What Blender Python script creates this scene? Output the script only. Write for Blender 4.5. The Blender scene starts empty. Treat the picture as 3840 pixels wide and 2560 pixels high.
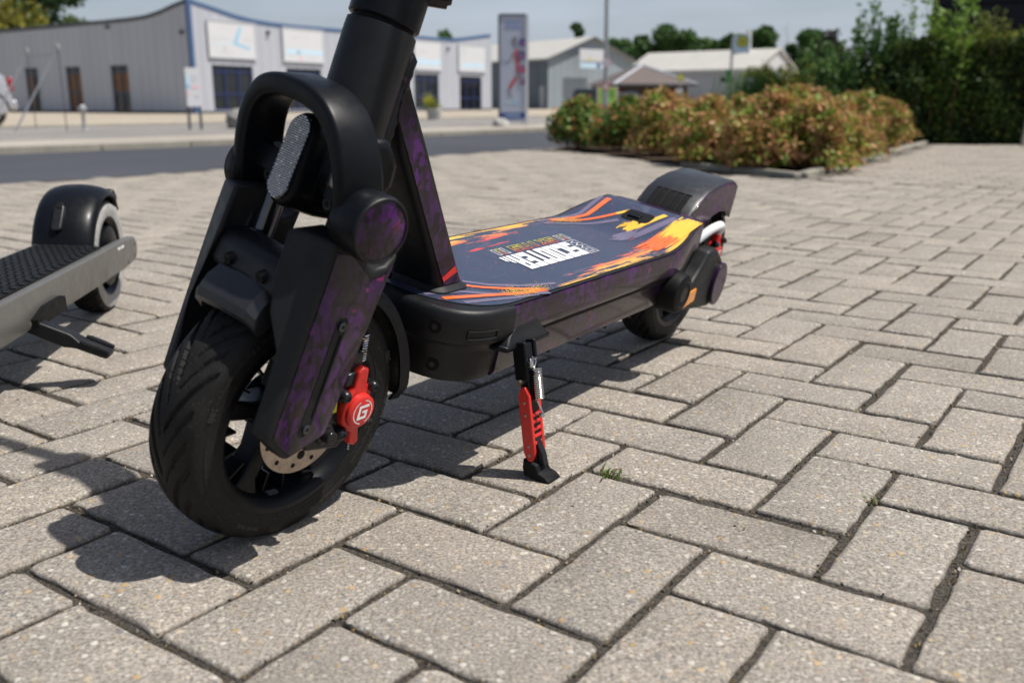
import bpy, bmesh, math, random
import numpy as np
from mathutils import Vector, Matrix

random.seed(7)
rng = np.random.default_rng(7)
R = math.radians
sc = bpy.context.scene
col = sc.collection

# ------------------------------------------------------------------ camera
CAM_H = 0.4317
cam = bpy.data.cameras.new('camera')
camo = bpy.data.objects.new('camera', cam)
col.objects.link(camo)
camo.location = (0, 0, CAM_H)
camo.rotation_euler = (R(90 - 14.33), 0, 0)
cam.sensor_width = 36
cam.lens = 32.81
cam.clip_start = 0.02
cam.clip_end = 3000
cam.dof.use_dof = True
cam.dof.focus_distance = 1.10
cam.dof.aperture_fstop = 5.2
sc.camera = camo

# ------------------------------------------------------------------ light
SUN = Vector((0.56, -0.06, 1.0)).normalized()
elev = math.asin(SUN.z)
azim = math.atan2(SUN.x, SUN.y)
world = bpy.data.worlds.new('World')
sc.world = world
world.use_nodes = True
wn = world.node_tree
bgn = wn.nodes['Background']
sky = wn.nodes.new('ShaderNodeTexSky')
sky.sky_type = 'NISHITA'
sky.sun_disc = False
sky.sun_elevation = elev
sky.sun_rotation = azim
sky.altitude = 50
sky.air_density = 1.0
sky.dust_density = 2.2
sky.ozone_density = 1.0
# thin high cloud veil over the sky
tc = wn.nodes.new('ShaderNodeTexCoord')
mp = wn.nodes.new('ShaderNodeMapping')
mp.inputs['Scale'].default_value = (1.6, 1.6, 7.0)
wn.links.new(tc.outputs['Generated'], mp.inputs['Vector'])
nz = wn.nodes.new('ShaderNodeTexNoise')
nz.inputs['Scale'].default_value = 2.2
nz.inputs['Detail'].default_value = 5
nz.inputs['Roughness'].default_value = 0.55
wn.links.new(mp.outputs['Vector'], nz.inputs['Vector'])
rp = wn.nodes.new('ShaderNodeValToRGB')
rp.color_ramp.elements[0].position = 0.36
rp.color_ramp.elements[0].color = (0.45, 0.45, 0.45, 1)
rp.color_ramp.elements[1].position = 0.70
rp.color_ramp.elements[1].color = (0.80, 0.80, 0.80, 1)
wn.links.new(nz.outputs['Fac'], rp.inputs['Fac'])
mx = wn.nodes.new('ShaderNodeMix')
mx.data_type = 'RGBA'
mx.inputs[7].default_value = (6.9, 7.7, 9.0, 1)
sx = wn.nodes.new('ShaderNodeSeparateXYZ')
wn.links.new(tc.outputs['Generated'], sx.inputs[0])
fo = wn.nodes.new('ShaderNodeMapRange')          # haze thins out with height above the horizon
for i, q in enumerate((0.10, 0.55, 1.0, 0.10)): fo.inputs[i + 1].default_value = q
wn.links.new(sx.outputs['Z'], fo.inputs[0])
fm = wn.nodes.new('ShaderNodeMath'); fm.operation = 'MULTIPLY'
wn.links.new(rp.outputs['Color'], fm.inputs[0]); wn.links.new(fo.outputs[0], fm.inputs[1])
wn.links.new(fm.outputs[0], mx.inputs[0])
wn.links.new(sky.outputs['Color'], mx.inputs[6])
wn.links.new(mx.outputs[2], bgn.inputs['Color'])
bgn.inputs['Strength'].default_value = 0.070

sun = bpy.data.lights.new('sun', 'SUN')
sun.energy = 4.5
sun.angle = R(0.55)
sun.color = (1.0, 0.955, 0.89)
suno = bpy.data.objects.new('sun', sun)
col.objects.link(suno)
suno.location = (4, -1, 8)
suno.rotation_euler = (-SUN).to_track_quat('-Z', 'Y').to_euler()

sc.view_settings.view_transform = 'Standard'
sc.view_settings.look = 'None'
sc.view_settings.exposure = 0.24
sc.view_settings.gamma = 1.0
sc.render.engine = 'CYCLES'

# ------------------------------------------------------------------ node helper
class NT:
    def __init__(s, name):
        s.m = bpy.data.materials.new(name)
        s.m.use_nodes = True
        s.t = s.m.node_tree
        s.b = s.t.nodes['Principled BSDF']
        s.o = s.t.nodes['Material Output']
    def n(s, typ, **kw):
        nd = s.t.nodes.new('ShaderNode' + typ)
        for k, v in kw.items():
            setattr(nd, k, v)
        return nd
    def put(s, sock, v):
        if hasattr(v, 'is_linked') or hasattr(v, 'links'):
            s.t.links.new(v, sock)
        elif v is not None:
            if isinstance(v, (tuple, list)) and len(v) == 3 and sock.type == 'RGBA':
                v = (*v, 1)
            sock.default_value = v
    def math(s, op, a, b=None, c=None, clamp=False):
        nd = s.n('Math', operation=op)
        nd.use_clamp = clamp
        s.put(nd.inputs[0], a)
        if b is not None: s.put(nd.inputs[1], b)
        if c is not None: s.put(nd.inputs[2], c)
        return nd.outputs[0]
    def mix(s, f, a, b, blend='MIX'):
        nd = s.n('Mix', data_type='RGBA', blend_type=blend)
        s.put(nd.inputs[0], f); s.put(nd.inputs[6], a); s.put(nd.inputs[7], b)
        return nd.outputs[2]
    def mr(s, v, a, b, c=0.0, d=1.0):
        nd = s.n('MapRange')
        nd.clamp = True
        s.put(nd.inputs[0], v)
        for i, x in enumerate((a, b, c, d)): s.put(nd.inputs[i + 1], x)
        return nd.outputs[0]
    def ramp(s, f, stops, interp='LINEAR'):
        nd = s.n('ValToRGB')
        cr = nd.color_ramp
        cr.interpolation = interp
        while len(cr.elements) < len(stops): cr.elements.new(0.5)
        for e, (p, c) in zip(cr.elements, stops):
            e.position = p; e.color = (*c, 1)
        s.put(nd.inputs[0], f)
        return nd.outputs[0]
    def obj(s): return s.n('TexCoord').outputs['Object']
    def pos(s): return s.n('NewGeometry').outputs['Position']
    def map(s, v, scale=(1, 1, 1), loc=(0, 0, 0), rot=(0, 0, 0)):
        nd = s.n('Mapping')
        s.put(nd.inputs[0], v)
        nd.inputs['Scale'].default_value = scale
        nd.inputs['Location'].default_value = loc
        nd.inputs['Rotation'].default_value = rot
        return nd.outputs[0]
    def noise(s, v, scale, detail=3, rough=0.55, out='Fac'):
        nd = s.n('TexNoise')
        s.put(nd.inputs['Vector'], v)
        nd.inputs['Scale'].default_value = scale
        nd.inputs['Detail'].default_value = detail
        nd.inputs['Roughness'].default_value = rough
        return nd.outputs[out]
    def voro(s, v, scale, feature='F1', out='Distance', rand=1.0):
        nd = s.n('TexVoronoi', feature=feature)
        s.put(nd.inputs['Vector'], v)
        nd.inputs['Scale'].default_value = scale
        nd.inputs['Randomness'].default_value = rand
        return nd.outputs[out]
    def sep(s, v):
        nd = s.n('SeparateXYZ'); s.put(nd.inputs[0], v)
        return nd.outputs
    def comb(s, x, y, z):
        nd = s.n('CombineXYZ')
        for i, q in enumerate((x, y, z)): s.put(nd.inputs[i], q)
        return nd.outputs[0]
    def bump(s, h, strength, dist=0.001):
        nd = s.n('Bump')
        nd.inputs['Strength'].default_value = strength
        nd.inputs['Distance'].default_value = dist
        s.put(nd.inputs['Height'], h)
        s.t.links.new(nd.outputs[0], s.b.inputs['Normal'])
        return nd
    def set(s, **kw):
        names = dict(color='Base Color', rough='Roughness', metal='Metallic', coat='Coat Weight', coatr='Coat Roughness',
                     spec='Specular IOR Level', trans='Transmission Weight', alpha='Alpha', emit='Emission Color', emits='Emission Strength', sheen='Sheen Weight')
        for k, v in kw.items(): s.put(s.b.inputs[names[k]], v)
        return s.m

def simple(name, c, rough=0.5, metal=0.0, var=0.18, vs=40, bump=0.0, bs=400, bd=0.0004, spec=0.5, coat=0.0, coatr=0.1, coord='obj'):
    t = NT(name)
    v = t.obj() if coord == 'obj' else t.pos()
    f = t.noise(v, vs, 4, 0.6)
    a = tuple(x * (1 - var) for x in c); b = tuple(min(1, x * (1 + var)) for x in c)
    t.set(color=t.mix(t.mr(f, 0.3, 0.7), a, b), metal=metal, spec=spec, coat=coat, coatr=coatr,
          rough=t.mr(t.noise(v, vs * 2.3, 3), 0.3, 0.7, max(0, rough - 0.06), min(1, rough + 0.08)))
    if bump: t.bump(t.noise(v, bs, 2, 0.6), bump, bd)
    return t.m

# ------------------------------------------------------------------ materials
M = {}
M['plastic'] = simple('black plastic', (0.0085, 0.009, 0.0105), 0.44, var=0.3, vs=30, bump=0.25, bs=1400, bd=0.0003, spec=0.34)
M['satin'] = simple('black satin metal', (0.0045, 0.0055, 0.0075), 0.36, var=0.2, vs=25, bump=0.18, bs=1800, bd=0.0002, spec=0.20)
M['grey_plastic'] = simple('charcoal plastic', (0.014, 0.015, 0.0165), 0.5, var=0.2, vs=30, bump=0.3, bs=1500, bd=0.0003, spec=0.25)
M['fender_grey'] = simple('grey fender plastic', (0.022, 0.023, 0.026), 0.36, var=0.2, vs=30, bump=0.25, bs=1500, bd=0.0003, spec=0.5)
M['deep'] = simple('deep black rubber', (0.004, 0.004, 0.0045), 0.6, spec=0.2)
M['chrome'] = simple('chrome', (0.62, 0.60, 0.58), 0.16, 1.0, var=0.1, vs=200)
M['dark_chrome'] = simple('dark stanchion chrome', (0.09, 0.095, 0.11), 0.12, 0.9, var=0.1)
M['disc'] = simple('brushed disc steel', (0.42, 0.36, 0.31), 0.32, 1.0, var=0.2, vs=120)
M['bolt'] = simple('black oxide bolt', (0.03, 0.03, 0.034), 0.25, 0.6)
M['red'] = simple('red anodised', (0.62, 0.022, 0.016), 0.36, var=0.1, vs=60, bump=0.2, bs=1600, bd=0.0002, coat=0.15, coatr=0.25)
M['white_print'] = simple('white print', (0.80, 0.80, 0.82), 0.4, var=0.04)
M['orange_print'] = simple('orange print', (0.88, 0.16, 0.035), 0.32, var=0.06, coat=0.3)
M['yellow_print'] = simple('yellow print', (0.88, 0.53, 0.06), 0.32, var=0.06, coat=0.3)
M['lilac_print'] = simple('lilac grey print', (0.15, 0.13, 0.20), 0.32, var=0.08, coat=0.3)
M['white_cable'] = simple('white sleeve', (0.72, 0.73, 0.74), 0.5, var=0.05)
M['sticker'] = simple('yellow sticker', (0.80, 0.72, 0.02), 0.4, var=0.03)
M['amber'] = simple('amber reflector', (0.80, 0.27, 0.01), 0.22, var=0.25, vs=300, bump=0.6, bs=900, coat=0.6)

def wrap_mat():
    t = NT('purple wrap film')
    v = t.obj()
    w = t.noise(v, 22, 4, 0.6, 'Color')
    nd = t.n('VectorMath', operation='MULTIPLY_ADD')
    t.put(nd.inputs[0], w); nd.inputs[1].default_value = (0.03, 0.03, 0.03); t.put(nd.inputs[2], v)
    vv = nd.outputs[0]
    shard = t.voro(t.map(vv, (1.0, 1.0, 0.6)), 150, 'F1', 'Color')
    sx = t.sep(shard)
    big = t.mr(t.noise(vv, 13, 4, 0.62), 0.34, 0.60)
    m1 = t.math('MULTIPLY', t.mr(sx[0], 0.30, 1.0), big)
    streak = t.mr(t.noise(t.map(vv, (1, 1, 0.12)), 170, 3, 0.6), 0.52, 0.74)
    m = t.math('MULTIPLY', t.math('ADD', m1, t.math('MULTIPLY', streak, 0.25)), 1.0, clamp=True)
    c = t.mix(m, (0.0085, 0.0055, 0.0095), (0.078, 0.011, 0.135))
    hot = t.math('MULTIPLY', t.mr(sx[1], 0.86, 0.97), t.mr(t.noise(vv, 34, 3), 0.52, 0.62))
    c = t.mix(hot, c, (0.20, 0.012, 0.10))
    br = t.mr(t.noise(v, 60, 5, 0.7), 0.42, 0.7)
    c = t.mix(t.math('MULTIPLY', br, 0.5), c, (0.026, 0.017, 0.013))
    t.set(color=c, rough=0.35, coat=0.42, coatr=0.09, spec=0.2)
    t.bump(t.noise(v, 260, 3), 0.10, 0.0005)
    return t.m
M['wrap'] = wrap_mat()

def tyre_mat():
    t = NT('tyre rubber')
    v = t.obj()
    f = t.noise(v, 28, 5, 0.65)
    c = t.mix(t.mr(f, 0.35, 0.72), (0.0065, 0.0065, 0.007), (0.020, 0.0185, 0.017))
    sp = t.mr(t.noise(v, 420, 2, 0.5), 0.62, 0.75)
    c = t.mix(t.math('MULTIPLY', sp, 0.45), c, (0.09, 0.08, 0.07))
    t.set(color=c, rough=t.mr(f, 0.3, 0.7, 0.55, 0.78), spec=0.25)
    t.bump(t.noise(v, 700, 3, 0.6), 0.3, 0.0005)
    return t.m
M['tyre'] = tyre_mat()

def deck_print_mat():
    t = NT('deck print')
    v = t.obj()
    x, y, z = t.sep(v)
    def side(xx, yy, seed):
        # splash running along the edge: long streaks parallel to the deck
        p = t.comb(t.math('MULTIPLY', xx, 14.0), t.math('MULTIPLY', yy, 260.0), seed)
        st = t.noise(p, 1.0, 5, 0.62)
        p2 = t.comb(t.math('MULTIPLY', xx, 9.0), t.math('MULTIPLY', yy, 75.0), seed + 5.0)
        st2 = t.noise(p2, 1.0, 2, 0.5)
        s = t.math('ADD', t.math('MULTIPLY', st, 0.55), t.math('MULTIPLY', st2, 0.6))
        d = t.math('SUBTRACT', 0.104, yy)
        reach = t.mr(xx, 0.20, 0.60, 0.060, 0.020)
        q = t.math('DIVIDE', d, reach)
        th = t.math('MULTIPLY_ADD', q, 0.17, 0.50)
        inz = t.math('MULTIPLY', t.mr(xx, 0.61, 0.585), t.mr(xx, 0.165, 0.20))
        m = t.math('MULTIPLY', t.mr(t.math('SUBTRACT', s, th), 0.0, 0.012), inz)
        return m, q
    m1, q1 = side(x, y, 1.3)
    m2, q2 = side(t.math('SUBTRACT', 0.905, x), t.math('MULTIPLY', y, -1.0), 7.7)
    base = t.mix(t.mr(t.noise(v, 30, 4), 0.3, 0.7), (0.030, 0.040, 0.076), (0.038, 0.049, 0.090))
    lil = t.math('MULTIPLY', t.mr(t.noise(t.map(v, (10, 70, 1)), 1.0, 4, 0.6), 0.64, 0.66), 0.5)
    base = t.mix(lil, base, (0.11, 0.10, 0.15))
    fl = t.mr(t.noise(v, 330, 1, 0.3), 0.735, 0.75)
    base = t.mix(t.math('MULTIPLY', fl, 0.8), base, (0.62, 0.10, 0.05))
    def splash(base, m, q, sd):
        qq = t.math('ADD', q, t.math('MULTIPLY', t.math('SUBTRACT', t.noise(t.map(v, (16, 60, 1), (sd, 0, 0)), 1.0, 3), 0.5), 0.9))
        c = t.ramp(t.mr(qq, -0.1, 1.0), [(0.0, (0.90, 0.58, 0.06)), (0.38, (0.88, 0.40, 0.07)), (0.7, (0.84, 0.15, 0.05)), (1.0, (0.72, 0.05, 0.045))])
        return t.mix(m, base, c)
    c = splash(base, m1, q1, 0.0)
    c = splash(c, m2, q2, 3.0)
    t.set(color=c, rough=0.34, spec=0.5, coat=0.3, coatr=0.2)
    t.bump(t.noise(v, 500, 3, 0.6), 0.12, 0.0004)
    return t.m
M['deck_print'] = deck_print_mat()

def paver_mat():
    t = NT('exposed aggregate concrete')
    p = t.pos()
    rnd = t.math('FRACT', t.math('ADD', t.n('ObjectInfo').outputs['Random'], t.n('NewGeometry').outputs['Random Per Island']))
    wob = t.noise(p, 160, 2, 0.5, 'Color')
    nd = t.n('VectorMath', operation='MULTIPLY_ADD')
    t.put(nd.inputs[0], wob); nd.inputs[1].default_value = (0.0025, 0.0025, 0.0025); t.put(nd.inputs[2], p)
    pw = nd.outputs[0]
    cs = t.voro(pw, 190, 'F1', 'Color'); ds = t.voro(pw, 190, 'F1', 'Distance')
    cb = t.voro(pw, 105, 'F1', 'Color'); db = t.voro(pw, 105, 'F1', 'Distance')
    k = t.sep(cs); kb = t.sep(cb)
    matrix = t.ramp(t.noise(p, 300, 4, 0.75), [(0.30, (0.085, 0.076, 0.067)), (0.42, (0.24, 0.218, 0.192)), (0.55, (0.37, 0.337, 0.296)), (0.70, (0.56, 0.52, 0.47))])
    stone = t.ramp(k[0], [(0.0, (0.16, 0.15, 0.145)), (0.12, (0.38, 0.35, 0.31)), (0.35, (0.46, 0.42, 0.36)), (0.55, (0.52, 0.48, 0.42)), (0.72, (0.42, 0.32, 0.20)), (0.80, (0.36, 0.33, 0.30)), (0.93, (0.62, 0.60, 0.56)), (1.0, (0.12, 0.12, 0.13))])
    ms = t.math('MULTIPLY', t.mr(ds, 0.44, 0.30), t.mr(k[1], 0.50, 0.54))
    c = t.mix(ms, matrix, stone)
    stoneb = t.ramp(kb[0], [(0.0, (0.62, 0.60, 0.55)), (0.3, (0.48, 0.43, 0.35)), (0.48, (0.20, 0.20, 0.215)), (0.62, (0.50, 0.35, 0.17)), (0.75, (0.56, 0.52, 0.46)), (0.9, (0.30, 0.24, 0.20)), (1.0, (0.64, 0.62, 0.58))])
    mb = t.math('MULTIPLY', t.mr(db, 0.38, 0.26), t.mr(kb[1], 0.60, 0.63))
    c = t.mix(mb, c, stoneb)
    pit = t.mr(t.noise(p, 480, 2, 0.5), 0.62, 0.70)
    c = t.mix(t.math('MULTIPLY', pit, 0.7), c, (0.075, 0.066, 0.056))
    # dirty worn edges and per-stone shade, slow stains
    tint = t.ramp(rnd, [(0.0, (0.86, 0.85, 0.84)), (0.35, (0.98, 0.97, 0.95)), (0.7, (1.03, 1.01, 0.98)), (1.0, (0.92, 0.90, 0.87))])
    c = t.mix(1.0, c, tint, 'MULTIPLY')
    stn = t.mr(t.noise(p, 5.5, 5, 0.65), 0.35, 0.72, 0.86, 1.07)
    c = t.mix(1.0, c, t.comb(stn, stn, stn), 'MULTIPLY')
    zz = t.sep(p)[2]
    dirt = t.mr(t.math('ADD', zz, t.math('MULTIPLY', t.math('SUBTRACT', t.noise(p, 240, 3), 0.5), 0.004)), -0.0018, -0.0055)
    c = t.mix(t.math('MULTIPLY', dirt, 0.75), c, (0.070, 0.060, 0.048))
    t.set(color=c, rough=0.86, spec=0.3)
    hgt = t.math('ADD', t.math('ADD', t.math('MULTIPLY', t.math('SUBTRACT', 1.0, ds), 0.5), t.math('MULTIPLY', t.math('SUBTRACT', 1.0, db), t.math('MULTIPLY', mb, 0.8))), t.math('MULTIPLY', t.noise(p, 600, 4, 0.7), 1.0))
    t.bump(hgt, 0.8, 0.0014)
    return t.m
M['paver'] = paver_mat()

def ground_mat(name, stops, scale, rough=0.9, bump=0.5, bd=0.003, detail=5, big=0.5):
    t = NT(name)
    p = t.pos()
    f = t.noise(p, scale, detail, 0.68)
    c = t.ramp(f, stops)
    g = t.mr(t.noise(p, big, 4, 0.6), 0.3, 0.7, 0.85, 1.12)
    c = t.mix(1.0, c, t.comb(g, g, g), 'MULTIPLY')
    t.set(color=c, rough=rough, spec=0.25)
    t.bump(t.noise(p, scale * 1.6, 4, 0.7), bump, bd)
    return t.m
M['joint'] = ground_mat('joint sand and dirt', [(0.3, (0.022, 0.019, 0.016)), (0.46, (0.060, 0.053, 0.045)), (0.58, (0.12, 0.105, 0.088)), (0.68, (0.17, 0.125, 0.07)), (0.76, (0.26, 0.23, 0.19))], 230, big=14, bump=1.0, bd=0.004)
M['asphalt'] = ground_mat('asphalt', [(0.3, (0.050, 0.053, 0.064)), (0.7, (0.072, 0.077, 0.092))], 130, big=0.6)
M['kerb'] = ground_mat('kerb concrete', [(0.3, (0.20, 0.185, 0.155)), (0.7, (0.34, 0.32, 0.275))], 60, big=3)
M['footway'] = ground_mat('footway slabs', [(0.3, (0.31, 0.275, 0.235)), (0.7, (0.42, 0.38, 0.33))], 25, big=0.8)
M['forecourt'] = ground_mat('forecourt paving', [(0.3, (0.33, 0.285, 0.22)), (0.7, (0.43, 0.375, 0.30))], 6, big=0.3)
M['gravel'] = ground_mat('grey gravel', [(0.32, (0.14, 0.135, 0.13)), (0.5, (0.27, 0.255, 0.24)), (0.68, (0.42, 0.40, 0.37))], 30, big=0.7, bump=1.0, bd=0.02)
M['soil'] = ground_mat('bed soil and mulch', [(0.3, (0.035, 0.024, 0.016)), (0.55, (0.085, 0.055, 0.034)), (0.72, (0.17, 0.115, 0.07))], 45, big=2, bump=1.0, bd=0.02)
M['field'] = ground_mat('distant ground', [(0.3, (0.20, 0.19, 0.14)), (0.7, (0.31, 0.28, 0.22))], 0.8, big=0.05)
M['boulder'] = ground_mat('boulder stone', [(0.3, (0.10, 0.10, 0.10)), (0.5, (0.22, 0.215, 0.205)), (0.7, (0.36, 0.35, 0.33))], 9, big=2, bump=1.0, bd=0.03)
M['pale_rock'] = ground_mat('pale rock', [(0.3, (0.30, 0.29, 0.28)), (0.7, (0.55, 0.54, 0.51))], 9, big=2, bump=1.0, bd=0.03)

def cladding(name, c, pitch, direction, dark=0.86):
    t = NT(name)
    p = t.obj()
    dd = t.n('VectorMath', operation='DOT_PRODUCT')
    t.put(dd.inputs[0], p); dd.inputs[1].default_value = direction
    w = t.math('FRACT', t.math('DIVIDE', dd.outputs['Value'], pitch))
    e = t.mr(t.math('ABSOLUTE', t.math('SUBTRACT', w, 0.5)), 0.40, 0.46)
    g = t.mr(t.noise(t.map(p, (0.6, 0.6, 0.12)), 1.0, 4), 0.3, 0.7, 0.93, 1.05)
    cc = t.mix(1.0, t.mix(e, c, tuple(x * dark for x in c)), t.comb(g, g, g), 'MULTIPLY')
    t.set(color=cc, rough=0.45, spec=0.4)
    t.bump(e, 0.4, 0.02)
    return t.m
M['glass'] = simple('dark window glass', (0.012, 0.014, 0.016), 0.06, var=0.3, vs=1.2, spec=0.7)
M['blue_frame'] = simple('dark blue frame', (0.012, 0.022, 0.085), 0.4, var=0.1, vs=3)
M['blue_trim'] = simple('blue roof trim', (0.055, 0.11, 0.23), 0.4, var=0.08, vs=2)
M['dark_trim'] = simple('dark grey trim', (0.06, 0.066, 0.08), 0.5, var=0.1, vs=2)
M['white_panel'] = simple('white sign panel', (0.60, 0.61, 0.63), 0.45, var=0.03, vs=1)
M['sign_grey'] = simple('grey print', (0.50, 0.52, 0.56), 0.45, var=0.05)
M['sign_blue'] = simple('pale blue print', (0.25, 0.52, 0.72), 0.45, var=0.06)
M['sign_lblue'] = simple('light blue print', (0.52, 0.68, 0.80), 0.45, var=0.06)
M['sign_pink'] = simple('pink print', (0.75, 0.45, 0.52), 0.45, var=0.1)
M['sign_navy'] = simple('navy print', (0.03, 0.07, 0.26), 0.45, var=0.08)
M['steel'] = simple('galvanised steel', (0.33, 0.34, 0.35), 0.42, 0.6, var=0.12, vs=8)
M['white_roof'] = simple('white sheet roof', (0.50, 0.485, 0.445), 0.55, var=0.05, vs=0.7)
M['white_wall'] = simple('white wall', (0.58, 0.58, 0.58), 0.6, var=0.04, vs=0.8)
M['grey_wall'] = simple('pale grey wall', (0.36, 0.38, 0.42), 0.6, var=0.06, vs=0.7)
M['gate'] = simple('blue grey sliding gate', (0.10, 0.125, 0.16), 0.5, var=0.1, vs=2)
M['reflection'] = simple('orange wood', (0.17, 0.075, 0.028), 0.5, var=0.25, vs=5)  # stands for orange reflections in the side door glass, painted as pane colour
M['green_paint'] = simple('green paint', (0.015, 0.16, 0.06), 0.4)
M['h_yellow'] = simple('bus stop yellow', (0.62, 0.55, 0.05), 0.45, var=0.06)
M['h_green'] = simple('bus stop green', (0.05, 0.22, 0.08), 0.45, var=0.06)
M['poster_green'] = simple('light green poster', (0.30, 0.62, 0.12), 0.5, var=0.05)
M['poster_yellow'] = simple('yellow poster edge', (0.62, 0.55, 0.12), 0.5, var=0.1)
M['poster_text'] = simple('poster dark text', (0.06, 0.16, 0.05), 0.5)
M['car_silver'] = simple('silver car paint', (0.46, 0.47, 0.50), 0.24, 0.35, var=0.04, vs=4, coat=0.8, coatr=0.05)
M['car_black'] = simple('black car paint', (0.012, 0.014, 0.016), 0.22, var=0.1, vs=4, coat=0.8, coatr=0.05)
M['car_navy'] = simple('dark blue car paint', (0.03, 0.035, 0.07), 0.22, 0.3, var=0.1, vs=4, coat=0.8, coatr=0.05)
M['tail'] = simple('tail lamp red', (0.30, 0.02, 0.02), 0.2, coat=0.6)
M['headlamp'] = simple('head lamp', (0.6, 0.62, 0.66), 0.15, 0.4)
M['alloy'] = simple('alloy wheel', (0.58, 0.58, 0.58), 0.25, 0.8, var=0.1, vs=20)
M['scooter_grey'] = simple('warm grey painted metal', (0.135, 0.132, 0.124), 0.38, 0.25, var=0.05, vs=20, bump=0.1, bs=1500, bd=0.0002)
M['whitewall'] = simple('white wall band', (0.34, 0.335, 0.32), 0.7, var=0.2, vs=60)
M['bark'] = simple('bark', (0.075, 0.055, 0.038), 0.9, var=0.4, vs=20, bump=0.8, bs=60, bd=0.01)
M['twig'] = simple('brown stems', (0.12, 0.065, 0.035), 0.85, var=0.3, vs=40)
M['weathered'] = simple('weathered post', (0.30, 0.28, 0.25), 0.8, var=0.2, vs=20)
M['hydrant'] = simple('grey cast iron', (0.40, 0.40, 0.41), 0.5, 0.3, var=0.2, vs=20)
M['muscle'] = simple('muscle red print', (0.42, 0.10, 0.11), 0.5, var=0.3, vs=18)
M['bone'] = simple('grey body print', (0.20, 0.20, 0.23), 0.5, var=0.3, vs=18)
M['violet'] = simple('violet print', (0.30, 0.10, 0.26), 0.5, var=0.3, vs=18)

def shingle_mat(name, c1, c2, sx, sz):
    t = NT(name)
    p = t.obj()
    br = t.n('TexBrick')
    x, y, z = t.sep(p)
    t.put(br.inputs['Vector'], t.comb(t.math('MULTIPLY', t.math('ADD', x, y), sx), t.math('MULTIPLY', z, sz), 0.0))
    br.inputs['Color1'].default_value = (*c1, 1); br.inputs['Color2'].default_value = (*c2, 1)
    br.inputs['Mortar'].default_value = (*[q * 0.45 for q in c1], 1)
    br.inputs['Mortar Size'].default_value = 0.03
    br.inputs['Scale'].default_value = 1.0
    t.set(color=br.outputs['Color'], rough=0.75, spec=0.3)
    t.bump(br.outputs['Fac'], -0.4, 0.02)
    return t.m
M['tiles'] = shingle_mat('roof tiles', (0.155, 0.125, 0.115), (0.19, 0.155, 0.145), 3.0, 6.0)
M['brick'] = shingle_mat('dark brick', (0.085, 0.040, 0.030), (0.065, 0.032, 0.026), 4.0, 12.0)
M['slate'] = shingle_mat('dark slate cladding', (0.016, 0.018, 0.024), (0.024, 0.026, 0.033), 4.0, 8.0)

def leaf_mat(name, stops, trans=0.25, rough=0.55, clump=0):
    t = NT(name)
    r = t.n('NewGeometry').outputs['Random Per Island']
    if clump:
        r = t.math('ADD', t.math('MULTIPLY', r, 0.5), t.math('MULTIPLY', t.mr(t.noise(t.pos(), clump, 2, 0.5), 0.30, 0.70), 0.5))
    c = t.ramp(r, stops)
    g = t.mr(t.noise(t.pos(), 3.5, 3), 0.3, 0.7, 0.75, 1.2)
    c = t.mix(1.0, c, t.comb(g, g, g), 'MULTIPLY')
    t.set(color=c, rough=rough, spec=0.35)
    tr = t.n('BsdfTranslucent'); t.put(tr.inputs[0], c)
    ms = t.n('MixShader'); ms.inputs[0].default_value = trans
    t.t.links.new(t.b.outputs[0], ms.inputs[1]); t.t.links.new(tr.outputs[0], ms.inputs[2])
    t.t.links.new(ms.outputs[0], t.o.inputs[0])
    return t.m
M['rose_leaf'] = leaf_mat('rose leaves, half withered', [(0.0, (0.09, 0.17, 0.03)), (0.24, (0.20, 0.30, 0.05)), (0.42, (0.31, 0.33, 0.06)), (0.50, (0.42, 0.27, 0.09)), (0.64, (0.50, 0.27, 0.12)), (0.84, (0.56, 0.31, 0.16)), (0.94, (0.42, 0.20, 0.10)), (1.0, (0.50, 0.13, 0.07))], 0.3, clump=9.0)
M['rose_green'] = leaf_mat('rose leaves, green', [(0.0, (0.06, 0.15, 0.03)), (0.45, (0.13, 0.25, 0.05)), (0.72, (0.24, 0.31, 0.06)), (0.86, (0.46, 0.28, 0.09)), (1.0, (0.55, 0.16, 0.08))], 0.3)
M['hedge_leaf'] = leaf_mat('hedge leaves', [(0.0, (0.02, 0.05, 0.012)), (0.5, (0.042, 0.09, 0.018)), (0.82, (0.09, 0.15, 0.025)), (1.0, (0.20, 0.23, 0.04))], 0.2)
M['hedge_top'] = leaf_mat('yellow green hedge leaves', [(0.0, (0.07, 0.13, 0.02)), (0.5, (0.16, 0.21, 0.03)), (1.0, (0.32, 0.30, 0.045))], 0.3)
M['shoot_leaf'] = leaf_mat('bright young leaves', [(0.0, (0.10, 0.22, 0.03)), (0.5, (0.18, 0.33, 0.05)), (1.0, (0.28, 0.40, 0.07))], 0.35)
M['shrub_leaf'] = leaf_mat('shrub leaves', [(0.0, (0.04, 0.11, 0.03)), (0.5, (0.08, 0.18, 0.045)), (0.9, (0.13, 0.24, 0.05)), (1.0, (0.22, 0.23, 0.04))], 0.3, clump=5.0)
M['olive_leaf'] = leaf_mat('olive green leaves', [(0.0, (0.08, 0.13, 0.02)), (0.6, (0.17, 0.20, 0.03)), (1.0, (0.27, 0.25, 0.04))], 0.25)
M['grass_leaf'] = leaf_mat('tall grass blades', [(0.0, (0.05, 0.13, 0.025)), (1.0, (0.11, 0.22, 0.04))], 0.3)
M['tree_leaf'] = leaf_mat('tree leaves', [(0.0, (0.03, 0.075, 0.02)), (0.5, (0.055, 0.13, 0.03)), (1.0, (0.10, 0.20, 0.045))], 0.25)
M['tree_leaf2'] = leaf_mat('darker tree leaves', [(0.0, (0.02, 0.055, 0.02)), (0.5, (0.04, 0.092, 0.026)), (1.0, (0.07, 0.14, 0.035))], 0.25)
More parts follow.
